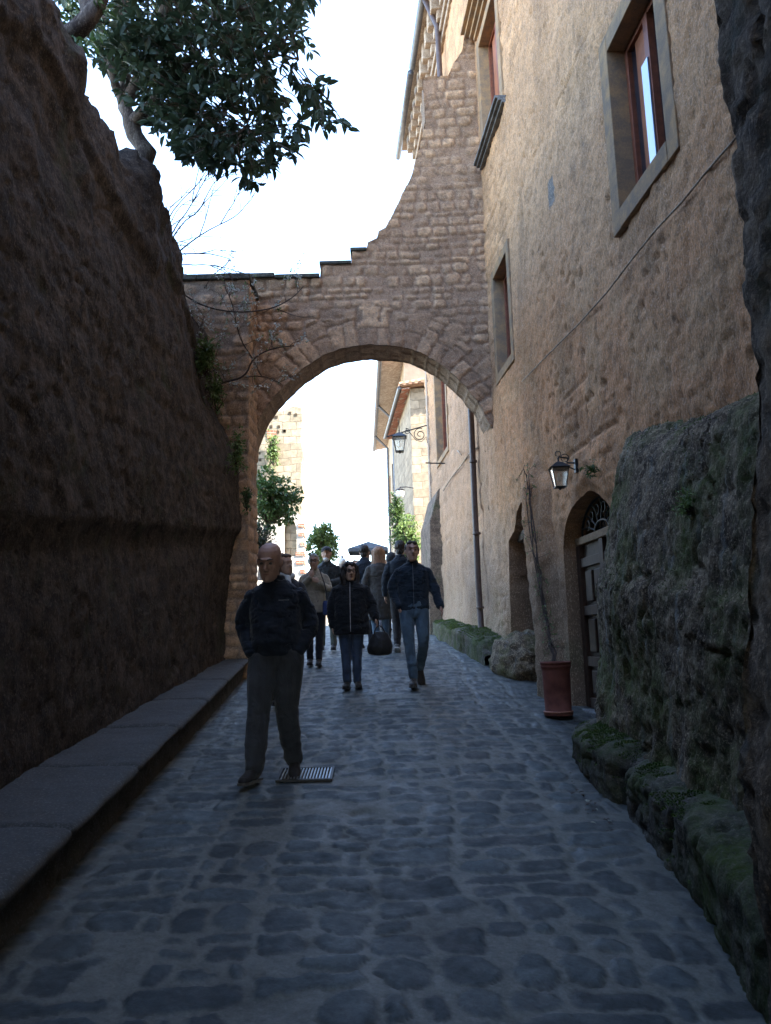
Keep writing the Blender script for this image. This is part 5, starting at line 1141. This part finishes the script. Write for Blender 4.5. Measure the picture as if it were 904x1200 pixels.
def ell(mb, c, r, n=14, Mx=None):
    V = []; m = 10
    for i in range(1, m):
        a = PI*i/m
        for k in range(n): t = 2*PI*k/n; V.append((r[0]*math.sin(a)*math.cos(t), r[1]*math.sin(a)*math.sin(t), r[2]*math.cos(a)))
    V += [(0, 0, r[2]), (0, 0, -r[2])]; F = [((i+1)*n+k, (i+1)*n+(k+1) % n, i*n+(k+1) % n, i*n+k) for i in range(m-2) for k in range(n)]
    F += [(k, (k+1) % n, (m-1)*n) for k in range(n)]+[((m-2)*n+(k+1) % n, (m-2)*n+k, (m-1)*n+1) for k in range(n)]
    V = np.array(V)
    if Mx is not None: V = V @ np.array(Mx).T
    mb.add(V+np.array(c), F)
def limbt(mb, pts, rs, n=14, ry=None):
    P = smooth_poly(pts, 2); L = np.r_[0, np.cumsum(np.linalg.norm(np.diff(np.array(pts, float), axis=0), axis=1))]; l = np.r_[0, np.cumsum(np.linalg.norm(np.diff(P, axis=0), axis=1))]
    r = np.interp(l/l[-1], L/L[-1], rs); mb.tube(P, r, n)
    ell(mb, P[0], (r[0],)*3, 10); ell(mb, P[-1], (r[-1],)*3, 10)
def hand(mb, w, d, side, curl=.5, palm=(0, 0, 1)):
    """palm and five fingers from wrist w along d; side = +1 left hand"""
    w = np.array(w, float); d = unit(d); pn = unit(np.array(palm)-d*np.dot(palm, d)); s = np.cross(d, pn)   # pn: palm faces pn; s: across
    V = []; 
    for t, a, b in ((0, .026, .02), (.03, .034, .017), (.06, .041, .016), (.085, .040, .014)):
        for k in range(12): q = 2*PI*k/12; V.append(w+d*t+s*a*math.cos(q)+pn*b*math.sin(q))
    mb.add(V, [(i*12+k, i*12+(k+1) % 12, (i+1)*12+(k+1) % 12, (i+1)*12+k) for i in range(3) for k in range(12)]+[list(range(12))[::-1], list(range(36, 48))])
    for j, (o, L) in enumerate(((-.030, .068), (-.0105, .078), (.0095, .073), (.029, .058))):
        p = w+d*.078+s*o; q = [p]; dd = d.copy()
        for k, f in enumerate((.42, .33, .25)):
            a = curl*(.45+.35*k); dd = unit(dd*math.cos(a)+pn*math.sin(a)); q.append(q[-1]+dd*L*f)
        mb.tube(np.array([w+d*.06+s*o*.9]+q), [.009, .0095, .0088, .0080, .0062], 7)
    th = -s; p = w+d*.025+th*.024; mb.tube(np.array([p, p+unit(d*.6+th*.6+pn*.3)*.035, p+unit(d*.6+th*.6+pn*.3)*.035+unit(d*.9+pn*.35)*.03, p+unit(d*.6+th*.6+pn*.3)*.035+unit(d*.9+pn*.5)*.052]), [.012, .0115, .010, .007], 7)
HEADR = [(-.118, .022, .025, -.055), (-.108, .042, .042, -.042), (-.085, .055, .062, -.026), (-.055, .063, .078, -.010), (-.02, .069, .088, .002), (.02, .073, .095, .007), (.055, .0745, .098, .010), (.085, .067, .088, .012), (.106, .050, .066, .012), (.118, .026, .035, .012)]
def rotm(yaw=0, pitch=0, roll=0):
    return np.array(Matrix.Rotation(yaw, 3, 'Z') @ Matrix.Rotation(pitch, 3, 'X') @ Matrix.Rotation(roll, 3, 'Y'))
CL = {}
def cloth(c, key='c', **k):
    kk = (key,)+tuple(c)
    if kk not in CL: CL[kk] = cloth_mat('cloth', c, **k)
    return CL[kk]
def skin(c):
    kk = ('skin',)+tuple(c)
    if kk not in CL: CL[kk] = plain_mat('skin', c, .55, .4, .10, 60, bd=.0006)
    return CL[kk]
def hairm(c):
    kk = ('hair',)+tuple(c)
    if kk not in CL:
        m, nt, b = new_mat('hair', .6, .4); v = coords(nt, (1, 1, .12)); n = noise(nt, v, 160, 4); nt.links.new(ramp(nt, n, [(.3, tuple(x*.5 for x in c)), (.7, tuple(min(1, x*1.5) for x in c))]), b.inputs['Base Color']); bump(nt, b, n, .004); CL[kk] = m
    return CL[kk]
def person(loc, H, label, face=0., group=None, hsc=1.07, hips=.095, knees=None, ankles=None, toes=(0, 0), arms=None, head=(0, 0, 0), hoff=(0, 0), lean=0., wid=1., belly=0., hemz=.86, coat=(.03, .03, .04), trouser=(.05, .05, .055), shoe=(.02, .018, .016), skinc=(.36, .22, .16), hair='short', hairc=(.03, .022, .018), vox=.0085, legr=1., sleever=1., coatflare=0., puff=0., glasses=False, zipper=False, scarf=None, white_beard=False, hatc=None, legs=True, lapel=None, sole=(.02, .02, .02)):
    S = H/1.75; root = thing('person', label, 'person', loc, face, group); root.scale = (S, S, S)
    kn = knees or [(-.10, -.01, .49), (.10, -.01, .49)]; an = ankles or [(-.10, .01, .08), (.10, .01, .08)]; hp = [(-hips, 0, .90), (hips, 0, .90)]
    ln = lambda z: -lean*max(0, z-.9)                               # forward lean (towards -y)
    sh = [np.array((-.158*wid, ln(1.42)+.012, 1.375)), np.array((.158*wid, ln(1.42)+.012, 1.375))]
    ar = arms or [((-.255, .03, 1.14), (-.262, -.03, .89)), ((.255, .03, 1.14), (.262, -.03, .89))]
    R_ = rotm(*head)*hsc; hc = np.array([hoff[0], ln(1.6)-.040+hoff[1], 1.622]); nb = np.array([0, ln(1.48)+.02, 1.45])
    # ---------- body: one continuous surface
    b = MB()
    loft(b, [((0, ln(z)+.005, z), rx*wid, ry) for z, rx, ry in ((.84, .13, .09), (.95, .155, .10), (1.08, .135, .09), (1.25, .145, .10), (1.38, .155, .095), (1.44, .12, .075), (1.475, .06, .06))])
    b.tube(np.array([nb-[0, 0, .03], nb*.5+(hc+R_ @ [0, .02, -.07])*.5, hc+R_ @ np.array([0, .022, -.05])]), [.062, .055, .054], 14)
    hd = MB(); loft(hd, [((0, cy, z), rx, ry) for z, rx, ry, cy in HEADR], 20)
    hd.tube([(0, -.086, .022), (0, -.098, .0), (0, -.110, -.022), (0, -.098, -.034)], [.009, .011, .014, .009], 8); ell(hd, (-.011, -.096, -.030), (.009, .011, .008), 8); ell(hd, (.011, -.096, -.030), (.009, .011, .008), 8)
    ell(hd, (0, -.088, .036), (.048, .014, .010)); ell(hd, (0, -.080, -.058), (.025, .012, .012)); ell(hd, (0, -.074, -.098), (.022, .02, .018)); 
    for s in (-1, 1): ell(hd, (s*.077, .008, -.004), (.011, .021, .033)); ell(hd, (s*.036, -.064, -.026), (.020, .013, .024))
    b.add((np.array(hd.V) @ R_.T)+hc, hd.F)
    for i in (0, 1):
        limbt(b, [sh[i]+[0, 0, -.01], ar[i][0], ar[i][1]], [.05, .038, .026], 10)
        if legs: limbt(b, [hp[i], kn[i], an[i]], [.075, .052, .036], 10)
        dw = unit(np.array(ar[i][1])-np.array(ar[i][0])); pal = np.array([1. if i == 0 else -1., .0, 0.])
        if len(ar[i]) > 2: dw = unit(np.array(ar[i][2])); pal = np.array(ar[i][3]) if len(ar[i]) > 3 else pal
        hand(b, np.array(ar[i][1])+dw*.0, dw, 1 if i else -1, .45 if len(ar[i]) < 5 else ar[i][4], pal)
    me = fuse(b, vox, 2, .4); c = getco(me); q = (c-hc) @ R_/hsc**2        # local head coordinates
    if vox < .012:
        for s in (-1, 1):
            w = np.exp(-(((q[:, 0]-s*.031)/.016)**2+((q[:, 2]-.012)/.011)**2+((q[:, 1]+.088)/.03)**2)); c += np.outer(w*.011, R_ @ [0, 1., 0])
        w = np.exp(-((q[:, 0]/.022)**2+((q[:, 2]+.060)/.0035)**2+((q[:, 1]+.092)/.02)**2)); c += np.outer(w*.006, R_ @ [0, 1., 0])
    setco(me, c); body = obj('body', me, skin(skinc), root)
    def hput(mb, n, m, parent=None, smooth=True, fz=None, noise_=0):
        mb.V = [tuple(v) for v in (np.array(mb.V) @ R_.T)+hc]
        if fz: me = fuse(mb, fz, 2, .5); cc = getco(me); setco(me, cc+getno(me)*(noise_*fbm(cc*np.array([1, 1, .5]), 34, 3))[:, None]) if noise_ else None; return obj(n, me, m, parent or root)
        return mb.build(n, m, parent or root, smooth=smooth)
    if vox < .012 and face > -1.2 and face < 1.2:
        e = MB(); [ell(e, (s*.031, -.0765, .010), (.012, .011, .0085), 10) for s in (-1,)]; hput(e, 'eye', M['eye']); e = MB(); ell(e, (.031, -.0765, .010), (.012, .011, .0085), 10); hput(e, 'eye', M['eye'])
        e = MB(); e.tube([(-.022, -.0905, -.061), (-.008, -.0965, -.059), (.008, -.0965, -.059), (.022, -.0905, -.061)], [.0015, .0035, .0035, .0015], 8); hput(e, 'mouth', skin((.25, .10, .085)))
        for s in (-1, 1): e = MB(); e.tube([(s*.015, -.0985, .036), (s*.032, -.0970, .041), (s*.05, -.085, .036)], [.0035, .0045, .002], 6); hput(e, 'eyebrow', hairm((.05, .035, .028)))
    if glasses:
        e = MB()
        for s in (-1, 1): e.tube([(s*.032+.024*math.cos(t), -.104+.10*abs(s*.032+.024*math.cos(t))*abs(s*.032+.024*math.cos(t))*3, .010+.018*math.sin(t)) for t in np.linspace(0, 2*PI, 18)], .0028, 5); e.tube([(s*.056, -.096, .014), (s*.076, -.03, .016), (s*.077, .01, .010)], .0025, 5)
        e.tube([(-.009, -.104, .014), (.009, -.104, .014)], .0028, 5); hput(e, 'glasses', M['iron'])
    # ---------- hair and hats
    h = MB(); hm = hairm(hairc)
    if hair in ('short', 'grey'):
        ell(h, (0, .030, .040), (.083, .096, .090)); ell(h, (0, -.030, .088), (.060, .052, .036)); [ell(h, (s*.072, .0, .02), (.012, .025, .04)) for s in (-1, 1)]; ell(h, (0, .062, -.035), (.062, .045, .062)); hput(h, 'hair', hm, fz=.0075, noise_=.016)
    elif hair == 'fringe':                                             # bald crown, hair at the sides
        [ell(h, (s*.060, .062, -.018), (.016, .026, .026)) for s in (-1, 1)]; ell(h, (0, .090, -.02), (.055, .016, .028)); hput(h, 'hair', hm, fz=.007, noise_=.003)
    elif hair in ('curly', 'long'):
        cu = 1.13 if hair == 'curly' else 1.; ell(h, (0, .034, .035), (.094*cu, .102*cu, .098*cu)); ell(h, (0, -.030, .092), (.066*cu, .050, .036)); Lh = .20 if hair == 'curly' else .42
        for s in (-1, 1): limbt(h, [(s*.078, .01, .05), (s*.094, .01, -.05), (s*.085, .03 if hair == 'long' else -.02, -Lh*.75)], [.034, .046 if hair == 'curly' else .03, .030], 10)
        P = [((0, .035, .08), .08, .08), ((0, .055, .0), .095, .06), ((0, .075, -.12), .10, .048), ((0, .085, -Lh*.7), .11, .04), ((0, .085, -Lh), .08, .025)]; loft(h, P[::-1], 16)
        hput(h, 'hair', hm, fz=.009, noise_=.018 if hair == 'curly' else .008)
    elif hair == 'hood':
        ell(h, (0, .030, .02), (.102, .118, .128)); ell(h, (0, .07, -.10), (.09, .07, .08)); hput(h, 'hood', cloth(coat), fz=.01, noise_=.006)
    if hair == 'cap':
        ell(h, (0, .012, .062), (.087, .108, .070)); hput(h, 'cap', cloth(hatc), fz=.007); h = MB(); h.prism([(-.06, -.085, .055), (.06, -.085, .055), (.045, -.15, .045), (-.045, -.15, .045)], (0, 0, .008)); hput(h, 'cap_brim', cloth(hatc)); h = MB(); ell(h, (0, .07, -.02), (.066, .035, .045)); hput(h, 'hair', hm)
    if hair == 'beanie':
        ell(h, (0, .015, .062), (.090, .106, .085)); hput(h, 'beanie', cloth(hatc), fz=.007, noise_=.003); h = MB(); ell(h, (0, .02, .165), (.035, .035, .032)); hput(h, 'pompom', cloth(tuple(x*.6 for x in hatc)), fz=.007, noise_=.01)
        h = MB(); ell(h, (0, .05, -.04), (.075, .06, .08)); hput(h, 'hair', hm, fz=.009, noise_=.006)
    if white_beard: h = MB(); ell(h, (0, -.066, -.092), (.050, .040, .038)); hput(h, 'beard', hairm((.6, .6, .58)), fz=.007, noise_=.006)
    # ---------- jacket
    j = MB(); z1 = hemz; bl = belly; cf = coatflare
    prof = [(z1, .172+cf, .118+cf*.7+bl*.4), (z1+.04, .182+cf*.9, .126+cf*.6+bl*.6)]
    for z, rx, ry in ((1.0, .180, .124+bl), (1.12, .182, .124+bl*.9), (1.25, .190, .128+bl*.4), (1.32, .198, .124), (1.38, .196, .114), (1.42, .172, .105), (1.455, .128, .094), (1.485, .092, .082)):
        if z > z1+.06: k = max(0, (1.1-z)/.5); prof.append((z, rx+cf*k+puff*.5, ry+cf*k*.7+puff))
    loft(j, [((0, ln(z)+.008-(bl*.35 if .95 < z < 1.25 else 0), z), rx*wid, ry) for z, rx, ry in prof], 24)
    for i in (0, 1):
        e, w_ = np.array(ar[i][0]), np.array(ar[i][1]); limbt(j, [sh[i]+[(.012 if i else -.012), 0, -.01], e, w_+(e-w_)*.02], [.062*(1+.4*(sleever-1))+puff*.2, .061*sleever+puff*.2, .046*sleever+puff*.1], 14)
    loft(j, [((0, nb[1]-.004, 1.45), .088, .085), ((0, nb[1]-.010, 1.49), .076, .076), ((0, nb[1]-.016, 1.525), .070, .072)], 18)
    me = fuse(j, max(vox, .008), 3, .5); c = getco(me); nn = getno(me); q = c*np.array([1, 1, 1.5])
    d = .013*fbm(q, 5, 3, s=int(H*100) % 17)+.008*fbm(c*np.array([1, 1, 2.4]), 13, 3, s=4)-.010*np.exp(-(np.abs(fbm(c*np.array([.7, 1, 2.0]), 5, 3, s=int(H*77) % 13))/.03)**2)
    if puff: d += .004*(np.abs(np.sin(c[:, 2]*PI/.11+1.6*fbm(c, 4, 2)))**.6-.6)+.008*fbm(c, 9, 2)
    zz = sstep(z1+.06, z1, c[:, 2])*(np.abs(c[:, 0]) < .22); d += zz*.004
    setco(me, c+nn*d[:, None]); jk = obj('jacket', me, cloth(coat), root)
    if zipper:
        zz = np.linspace(z1+.03, 1.47, 26); fy = []
        cc = getco(me)
        for z in zz: m_ = (np.abs(cc[:, 2]-z) < .015) & (np.abs(cc[:, 0]) < .02); fy.append(cc[m_, 1].min() if m_.any() else -.13)
        e = MB(); e.tube([(0.0, y-.001, z) for y, z in zip(fy, zz)], .0045, 6); e.build('zip', M['gutter'] if zipper is True else plain_mat('pale_zip', zipper, .5), jk)
    if lapel:
        e = MB(); e.box((.045, -.152-bl, 1.318), (.125, -.14-bl, 1.323)); e.build('chest_seam', cloth(lapel), jk)
    if scarf:
        s_ = MB(); s_.tube([(.095*math.cos(t), nb[1]-.015+.09*math.sin(t), 1.485+.02*math.sin(t*2)) for t in np.linspace(0, 2*PI, 16)], .032, 8); limbt(s_, [(.05, -.10, 1.46), (.06, -.145, 1.33), (.05, -.15, 1.2)], [.035, .04, .045]); me = fuse(s_, .01, 2); obj('scarf', me, cloth(scarf), root)
    if not legs: return root
    # ---------- trousers
    t = MB(); loft(t, [((0, .005, z), rx*wid, ry) for z, rx, ry in ((.80, .13, .11), (.86, .165, .122), (.95, .168, .118), (1.02, .155, .108))], 22)
    for i in (0, 1):
        k, a = np.array(kn[i]), np.array(an[i]); v = unit(k-a); limbt(t, [np.array(hp[i])+[0, 0, -.02], (np.array(hp[i])*.5+k*.5), k, k*.45+a*.55, a+v*.015], [.098*legr, .088*legr, .070*legr, .064*legr, .058*legr], 16)
    me = fuse(t, max(vox, .008), 3, .5); c = getco(me); nn = getno(me)
    d = .009*fbm(c*np.array([1, 1, 1.2]), 6, 3, s=3)+.010*fbm(c*np.array([1, 1, 2.6]), 9, 3, s=7)*sstep(.6, .2, c[:, 2])+.007*np.exp(-((c[:, 2]-.49)/.08)**2)*fbm(c*np.array([1, 1, 3]), 14, 2)
    setco(me, c+nn*d[:, None]); obj('trousers', me, cloth(trouser), root)
    for i in (0, 1):
        a = np.array(an[i]); f = rotm(0, 0, 0); ty = toes[i]; dr = unit(np.array([math.sin(ty if not isinstance(ty, tuple) else ty[0]), -math.cos(ty if not isinstance(ty, tuple) else ty[0]), 0])); pt = 0 if not isinstance(ty, tuple) else ty[1]
        s = MB(); g = a-[0, 0, .045]; dn = np.array([0, 0, -1.]); fwd = unit(dr*math.cos(pt)+dn*math.sin(pt)); upv = unit(np.cross(np.cross(fwd, [0, 0, 1]), fwd)); sd_ = np.cross(fwd, upv)
        V = []; n = 16; R = [(-.075, .024, .020, .030), (-.06, .036, .045, .05), (-.01, .040, .062, .058), (.04, .043, .048, .044), (.09, .049, .034, .026), (.14, .047, .028, .016), (.175, .034, .022, .010), (.192, .012, .010, .004)]
        for x, w_, hh, cc in R:
            for k in range(n): q = 2*PI*k/n; V.append(g+fwd*x+sd_*w_*math.cos(q)+upv*(max(-.040, hh*math.sin(q)+cc-.03)))
        s.add(V, [(p*n+k, p*n+(k+1) % n, (p+1)*n+(k+1) % n, (p+1)*n+k) for p in range(len(R)-1) for k in range(n)]+[list(range(n))[::-1], list(range((len(R)-1)*n, len(R)*n))])
        s.tube([g+upv*.02-fwd*.015, a+upv*.045-fwd*.018], [.045, .047], 12)
        sh_ = s.build('shoe', cloth(shoe, rough=.6), root, smooth=True)
        so = MB(); V = []
        for x, w_ in ((-.08, .020), (-.07, .038), (-.02, .042), (.05, .045), (.10, .051), (.15, .048), (.185, .034), (.20, .012)): V += [(x, w_)]
        ring = [(x, w_) for x, w_ in V]+[(x, -w_) for x, w_ in V[::-1]]
        so.prism([g+fwd*x+sd_*w_-upv*.030 for x, w_ in ring], -upv*.018); so.build('sole', cloth(sole, rough=.8), sh_)
    return root
M['eye'] = plain_mat('eye', (.10, .085, .08), .3, .5, .4, 200, bd=0)
def ground(x, y, drop=.0): return (x, y, float(gz(y))+.018+drop)
def px_x(px, d, y=700): return at(px, y, d)[0]

# 1  bald man nearest the camera, hands in pockets
near = person(ground(px_x(324, 5.95, 800), 5.95), 1.71, 'bald man in dark navy jacket walking nearest with both hands in his pockets', vox=.0065,
    knees=[(-.125, -.07, .50), (.075, .02, .49)], ankles=[(-.155, -.10, .075), (.115, .16, .098)], toes=((-.35, -.0), (.15, .28)),
    arms=[((-.290, .07, 1.15), (-.185, -.045, .935), (.25, .25, -1), (1, .3, 0), .1), ((.290, .07, 1.15), (.185, -.04, .945), (-.25, .25, -1), (-1, .3, 0), .1)],
    head=(-.16, .34, .05), hoff=(-.030, -.050), lean=.05, wid=1.10, belly=.035, hemz=.90, coat=(.012, .016, .026), trouser=(.042, .044, .052), shoe=(.018, .015, .014), hair='fringe', hairc=(.20, .13, .10), hsc=1.2, legr=1.3, sleever=1.12, lapel=(.14, .15, .17), skinc=(.34, .20, .155), sole=(.10, .09, .08))
# 2  woman in the black coat
w2 = person(ground(px_x(413, 9.45, 800), 9.45), 1.49, 'short dark haired woman in black coat and jeans wearing glasses and carrying a bag', vox=.0085,
    knees=[(-.085, -.03, .49), (.075, -.02, .49)], ankles=[(-.065, -.04, .075), (.075, .0, .075)], toes=(-.15, .2), arms=[((-.285, .03, 1.15), (-.265, -.01, .86)), ((.30, .03, 1.16), (.355, -.06, .95))],
    head=(.28, .05, 0), wid=1.22, belly=.03, hemz=.74, hsc=1.12, coat=(.010, .011, .014), trouser=(.035, .05, .085), hair='curly', hairc=(.018, .012, .010), coatflare=.045, puff=.018, glasses=True, zipper=(.45, .45, .46), sleever=1.25, legr=1.05, skinc=(.40, .25, .18))
# 3  man in jeans
m3 = person(ground(px_x(488, 9.5, 800), 9.5), 1.74, 'dark haired man in navy zipped jacket and blue jeans striding along the right side', vox=.0080,
    knees=[(-.075, -.10, .50), (.105, -.10, .50)], ankles=[(-.035, -.16, .075), (.06, .22, .17)], toes=((-.1, 0), (.15, .75)), arms=[((-.275, .06, 1.17), (-.19, -.05, .955), (.3, .2, -1), (1, .3, 0), .1), ((.27, .05, 1.16), (.325, -.08, .93))],
    head=(.12, .0, 0), wid=1.08, hemz=.895, coat=(.014, .022, .034), trouser=(.060, .092, .128), hair='short', hairc=(.025, .018, .015), zipper=(.10, .12, .14), sleever=1.08, legr=.98, skinc=(.42, .25, .19), sole=(.03, .03, .03), shoe=(.03, .025, .022))
# 4  older person in pale patterned jacket, hand raised to the mouth
p4 = person(ground(px_x(369, 11.3, 740), 11.3), 1.60, 'grey haired person with glasses in a pale patterned jacket raising a hand to the mouth', vox=.011,
    knees=[(-.09, 0, .49), (.08, -.02, .49)], ankles=[(-.08, .06, .085), (.07, -.06, .075)], arms=[((-.25, .0, 1.16), (-.05, -.17, 1.36), (.2, -.0, 1), (.2, 1, 0), .9), ((.27, -.02, 1.15), (.10, -.19, 1.28), (-.8, -.1, .4), (0, 1, 0), .9)],
    head=(.05, .05, 0), hemz=.82, coat=(.26, .23, .185), trouser=(.015, .016, .02), hair='grey', hairc=(.38, .38, .38), glasses=True, legr=.95, coatflare=.02, skinc=(.38, .24, .18))
# 5  woman with long hair half hidden behind the bald man
p5 = person(ground(px_x(335, 8.6, 800), 8.6), 1.63, 'long haired woman in light scarf half hidden behind the bald man', vox=.012,
    head=(.9, .0, 0), hemz=.78, coat=(.03, .03, .035), trouser=(.02, .02, .025), hair='long', hairc=(.10, .065, .045), scarf=(.35, .36, .36))
# 6  capped man with white beard
person(ground(px_x(384, 13.4, 720), 13.4), 1.77, 'man in a dark cap with white beard and dark jacket holding his hands together', vox=.012,
    arms=[((-.28, .0, 1.16), (-.07, -.17, 1.14), (1, -.2, .1), (0, 1, 0), .9), ((.28, .0, 1.16), (.07, -.19, 1.12), (-1, -.2, .1), (0, 1, 0), .9)], hemz=.84, coat=(.03, .038, .045), trouser=(.10, .11, .09), hair='cap', hatc=(.03, .03, .035), hairc=(.4, .4, .4), white_beard=True, wid=1.06)
GRP = 'people standing farther up the street'
person(ground(px_x(402, 17, 700), 17), 1.68, 'person in white knitted hat with pompom and pale jacket seen from behind', PI+.2, vox=.014, coat=(.50, .48, .46), trouser=(.05, .05, .06), hair='beanie', hatc=(.6, .58, .56), hairc=(.2, .15, .12))
person(ground(px_x(417, 19, 700), 19), 1.70, 'person in light coat just left of the dark haired man farther up the street', .3, vox=.014, coat=(.45, .36, .32), trouser=(.06, .06, .08), hair='short', hairc=(.08, .05, .03))
person(ground(px_x(428, 13.6, 700), 13.6), 1.80, 'dark haired man in blue black jacket seen from behind above the woman in black', PI-.2, vox=.012, coat=(.02, .03, .045), trouser=(.03, .04, .06), hair='short', hairc=(.02, .015, .012), wid=1.05)
p9 = person(ground(px_x(446, 13.2, 740), 13.2), 1.74, 'woman with very long light brown hair in long grey coat walking away', PI+.15, vox=.010,
    knees=[(-.09, .05, .49), (.08, -.06, .49)], ankles=[(-.09, .0, .09), (.08, .14, .12)], toes=(0, (0, .5)), hemz=.50, coat=(.07, .07, .07), trouser=(.06, .10, .15), hair='long', hairc=(.26, .15, .09), coatflare=.03, shoe=(.5, .48, .45))
person(ground(px_x(460, 14.6, 700), 14.6), 1.68, 'person in black hooded coat between the long haired woman and the man in jeans', PI, vox=.012, coat=(.014, .016, .02), trouser=(.02, .02, .025), hair='hood', hemz=.7)
person(ground(px_x(450, 18.5, 700), 18.5), 1.68, 'fair curly haired person far up the street behind the long haired woman', .4, vox=.014, coat=(.35, .25, .22), trouser=(.1, .1, .12), hair='curly', hairc=(.45, .30, .18))
p12 = person(ground(px_x(472, 12.6, 740), 12.6), 1.80, 'tall man in black trousers and sneakers walking just behind the man in jeans', PI-.1, vox=.011,
    knees=[(-.09, -.02, .49), (.09, .0, .49)], ankles=[(-.07, -.05, .075), (.08, .10, .11)], toes=(0, (0, .5)), coat=(.012, .018, .028), trouser=(.014, .014, .016), hair='short', hairc=(.02, .015, .012), shoe=(.08, .08, .08), sole=(.5, .5, .48), hemz=.82)
person(ground(px_x(457, 20.5, 700), 20.5), 1.74, 'person in dark coat standing farthest up the street beside the right house', .2, vox=.014, coat=(.05, .05, .06), trouser=(.03, .03, .03), hair='short', hairc=(.03, .02, .02))
# ---- bags
def handbag():
    c = at(445.5, 751, 9.33); root = thing('handbag', 'large soft black handbag hanging from the hand of the woman in the black coat', 'handbag', c); root.scale = (1.22,)*3; b = MB()
    loft(b, [((0, 0, z), rx, ry) for z, rx, ry in ((-.14, .085, .05), (-.125, .118, .070), (-.06, .128, .078), (.02, .105, .058), (.07, .075, .035), (.09, .05, .02))], 20)
    me = fuse(b, .008, 3); cc = getco(me); setco(me, cc+getno(me)*(.010*fbm(cc, 12, 3))[:, None]); obj('bag_body', me, cloth((.012, .011, .011), rough=.5), root)
    for s in (-1, 1): h = MB(); h.tube(smooth_poly([(-.06, s*.020, .05), (-.045, s*.012, .12), (0, s*.006, .155), (.035, s*.012, .12), (.06, s*.020, .05)], 2), .006, 7); h.build('handle', cloth((.012, .011, .011), rough=.5), root, smooth=True)
handbag()
c = at(385, 712, 11.15); root = thing('shoulder_bag', 'small blue shoulder bag at the hip of the person in the pale jacket', 'bag', c); b = MB(); loft(b, [((0, 0, z), rx, ry) for z, rx, ry in ((-.11, .06, .03), (-.09, .085, .045), (.06, .085, .045), (.10, .07, .02))], 16); me = fuse(b, .01, 3); obj('bag_body', me, cloth((.03, .05, .14)), root)
b = MB(); b.tube([(0, 0, .09), (-.05, -.02, .35), (-.12, .02, .55)], .008, 6); b.build('strap', cloth((.02, .02, .03)), root)
# ================================================================== LIGHT AND CAMERA
SUN_DIR = Vector((.93, -.30, .0)).normalized(); EL = rad(47)
sd = Vector((SUN_DIR.x*math.cos(EL), SUN_DIR.y*math.cos(EL), math.sin(EL)))
W = bpy.data.worlds.new('World'); SC.world = W; W.use_nodes = True; nt = W.node_tree; bg = nt.nodes['Background']
sky = nt.nodes.new('ShaderNodeTexSky'); sky.sky_type = 'NISHITA'; sky.sun_disc = False; sky.sun_elevation = EL; sky.sun_rotation = math.atan2(SUN_DIR.x, SUN_DIR.y)
sky.air_density = 1.0; sky.dust_density = .5; sky.ozone_density = 1.0
nt.links.new(sky.outputs['Color'], bg.inputs['Color']); bg.inputs['Strength'].default_value = .15
L = bpy.data.lights.new('sun', 'SUN'); L.energy = 4.0; L.angle = rad(.5); L.color = (1, .94, .85); lo = bpy.data.objects.new('sun', L); COL.objects.link(lo)
lo.rotation_euler = sd.to_track_quat('Z', 'Y').to_euler()
cam = bpy.data.cameras.new('camera'); co = bpy.data.objects.new('camera', cam); COL.objects.link(co); SC.camera = co
cam.sensor_fit = 'VERTICAL'; cam.sensor_height = 24; cam.lens = 24*FPX/1200; cam.clip_start = .05; cam.clip_end = 2000
mw = Matrix(((RT[0], UP[0], -FW[0], EYE[0]), (RT[1], UP[1], -FW[1], EYE[1]), (RT[2], UP[2], -FW[2], EYE[2]), (0, 0, 0, 1))); co.matrix_world = mw
SC.view_settings.view_transform = 'Standard'; SC.view_settings.look = 'None'; SC.view_settings.gamma = 1; SC.view_settings.use_curve_mapping = False
SC.view_settings.exposure = 3.35
SC.cycles.max_bounces = 6; SC.cycles.diffuse_bounces = 4; SC.cycles.glossy_bounces = 2; SC.cycles.transmission_bounces = 4; SC.cycles.use_denoising = True
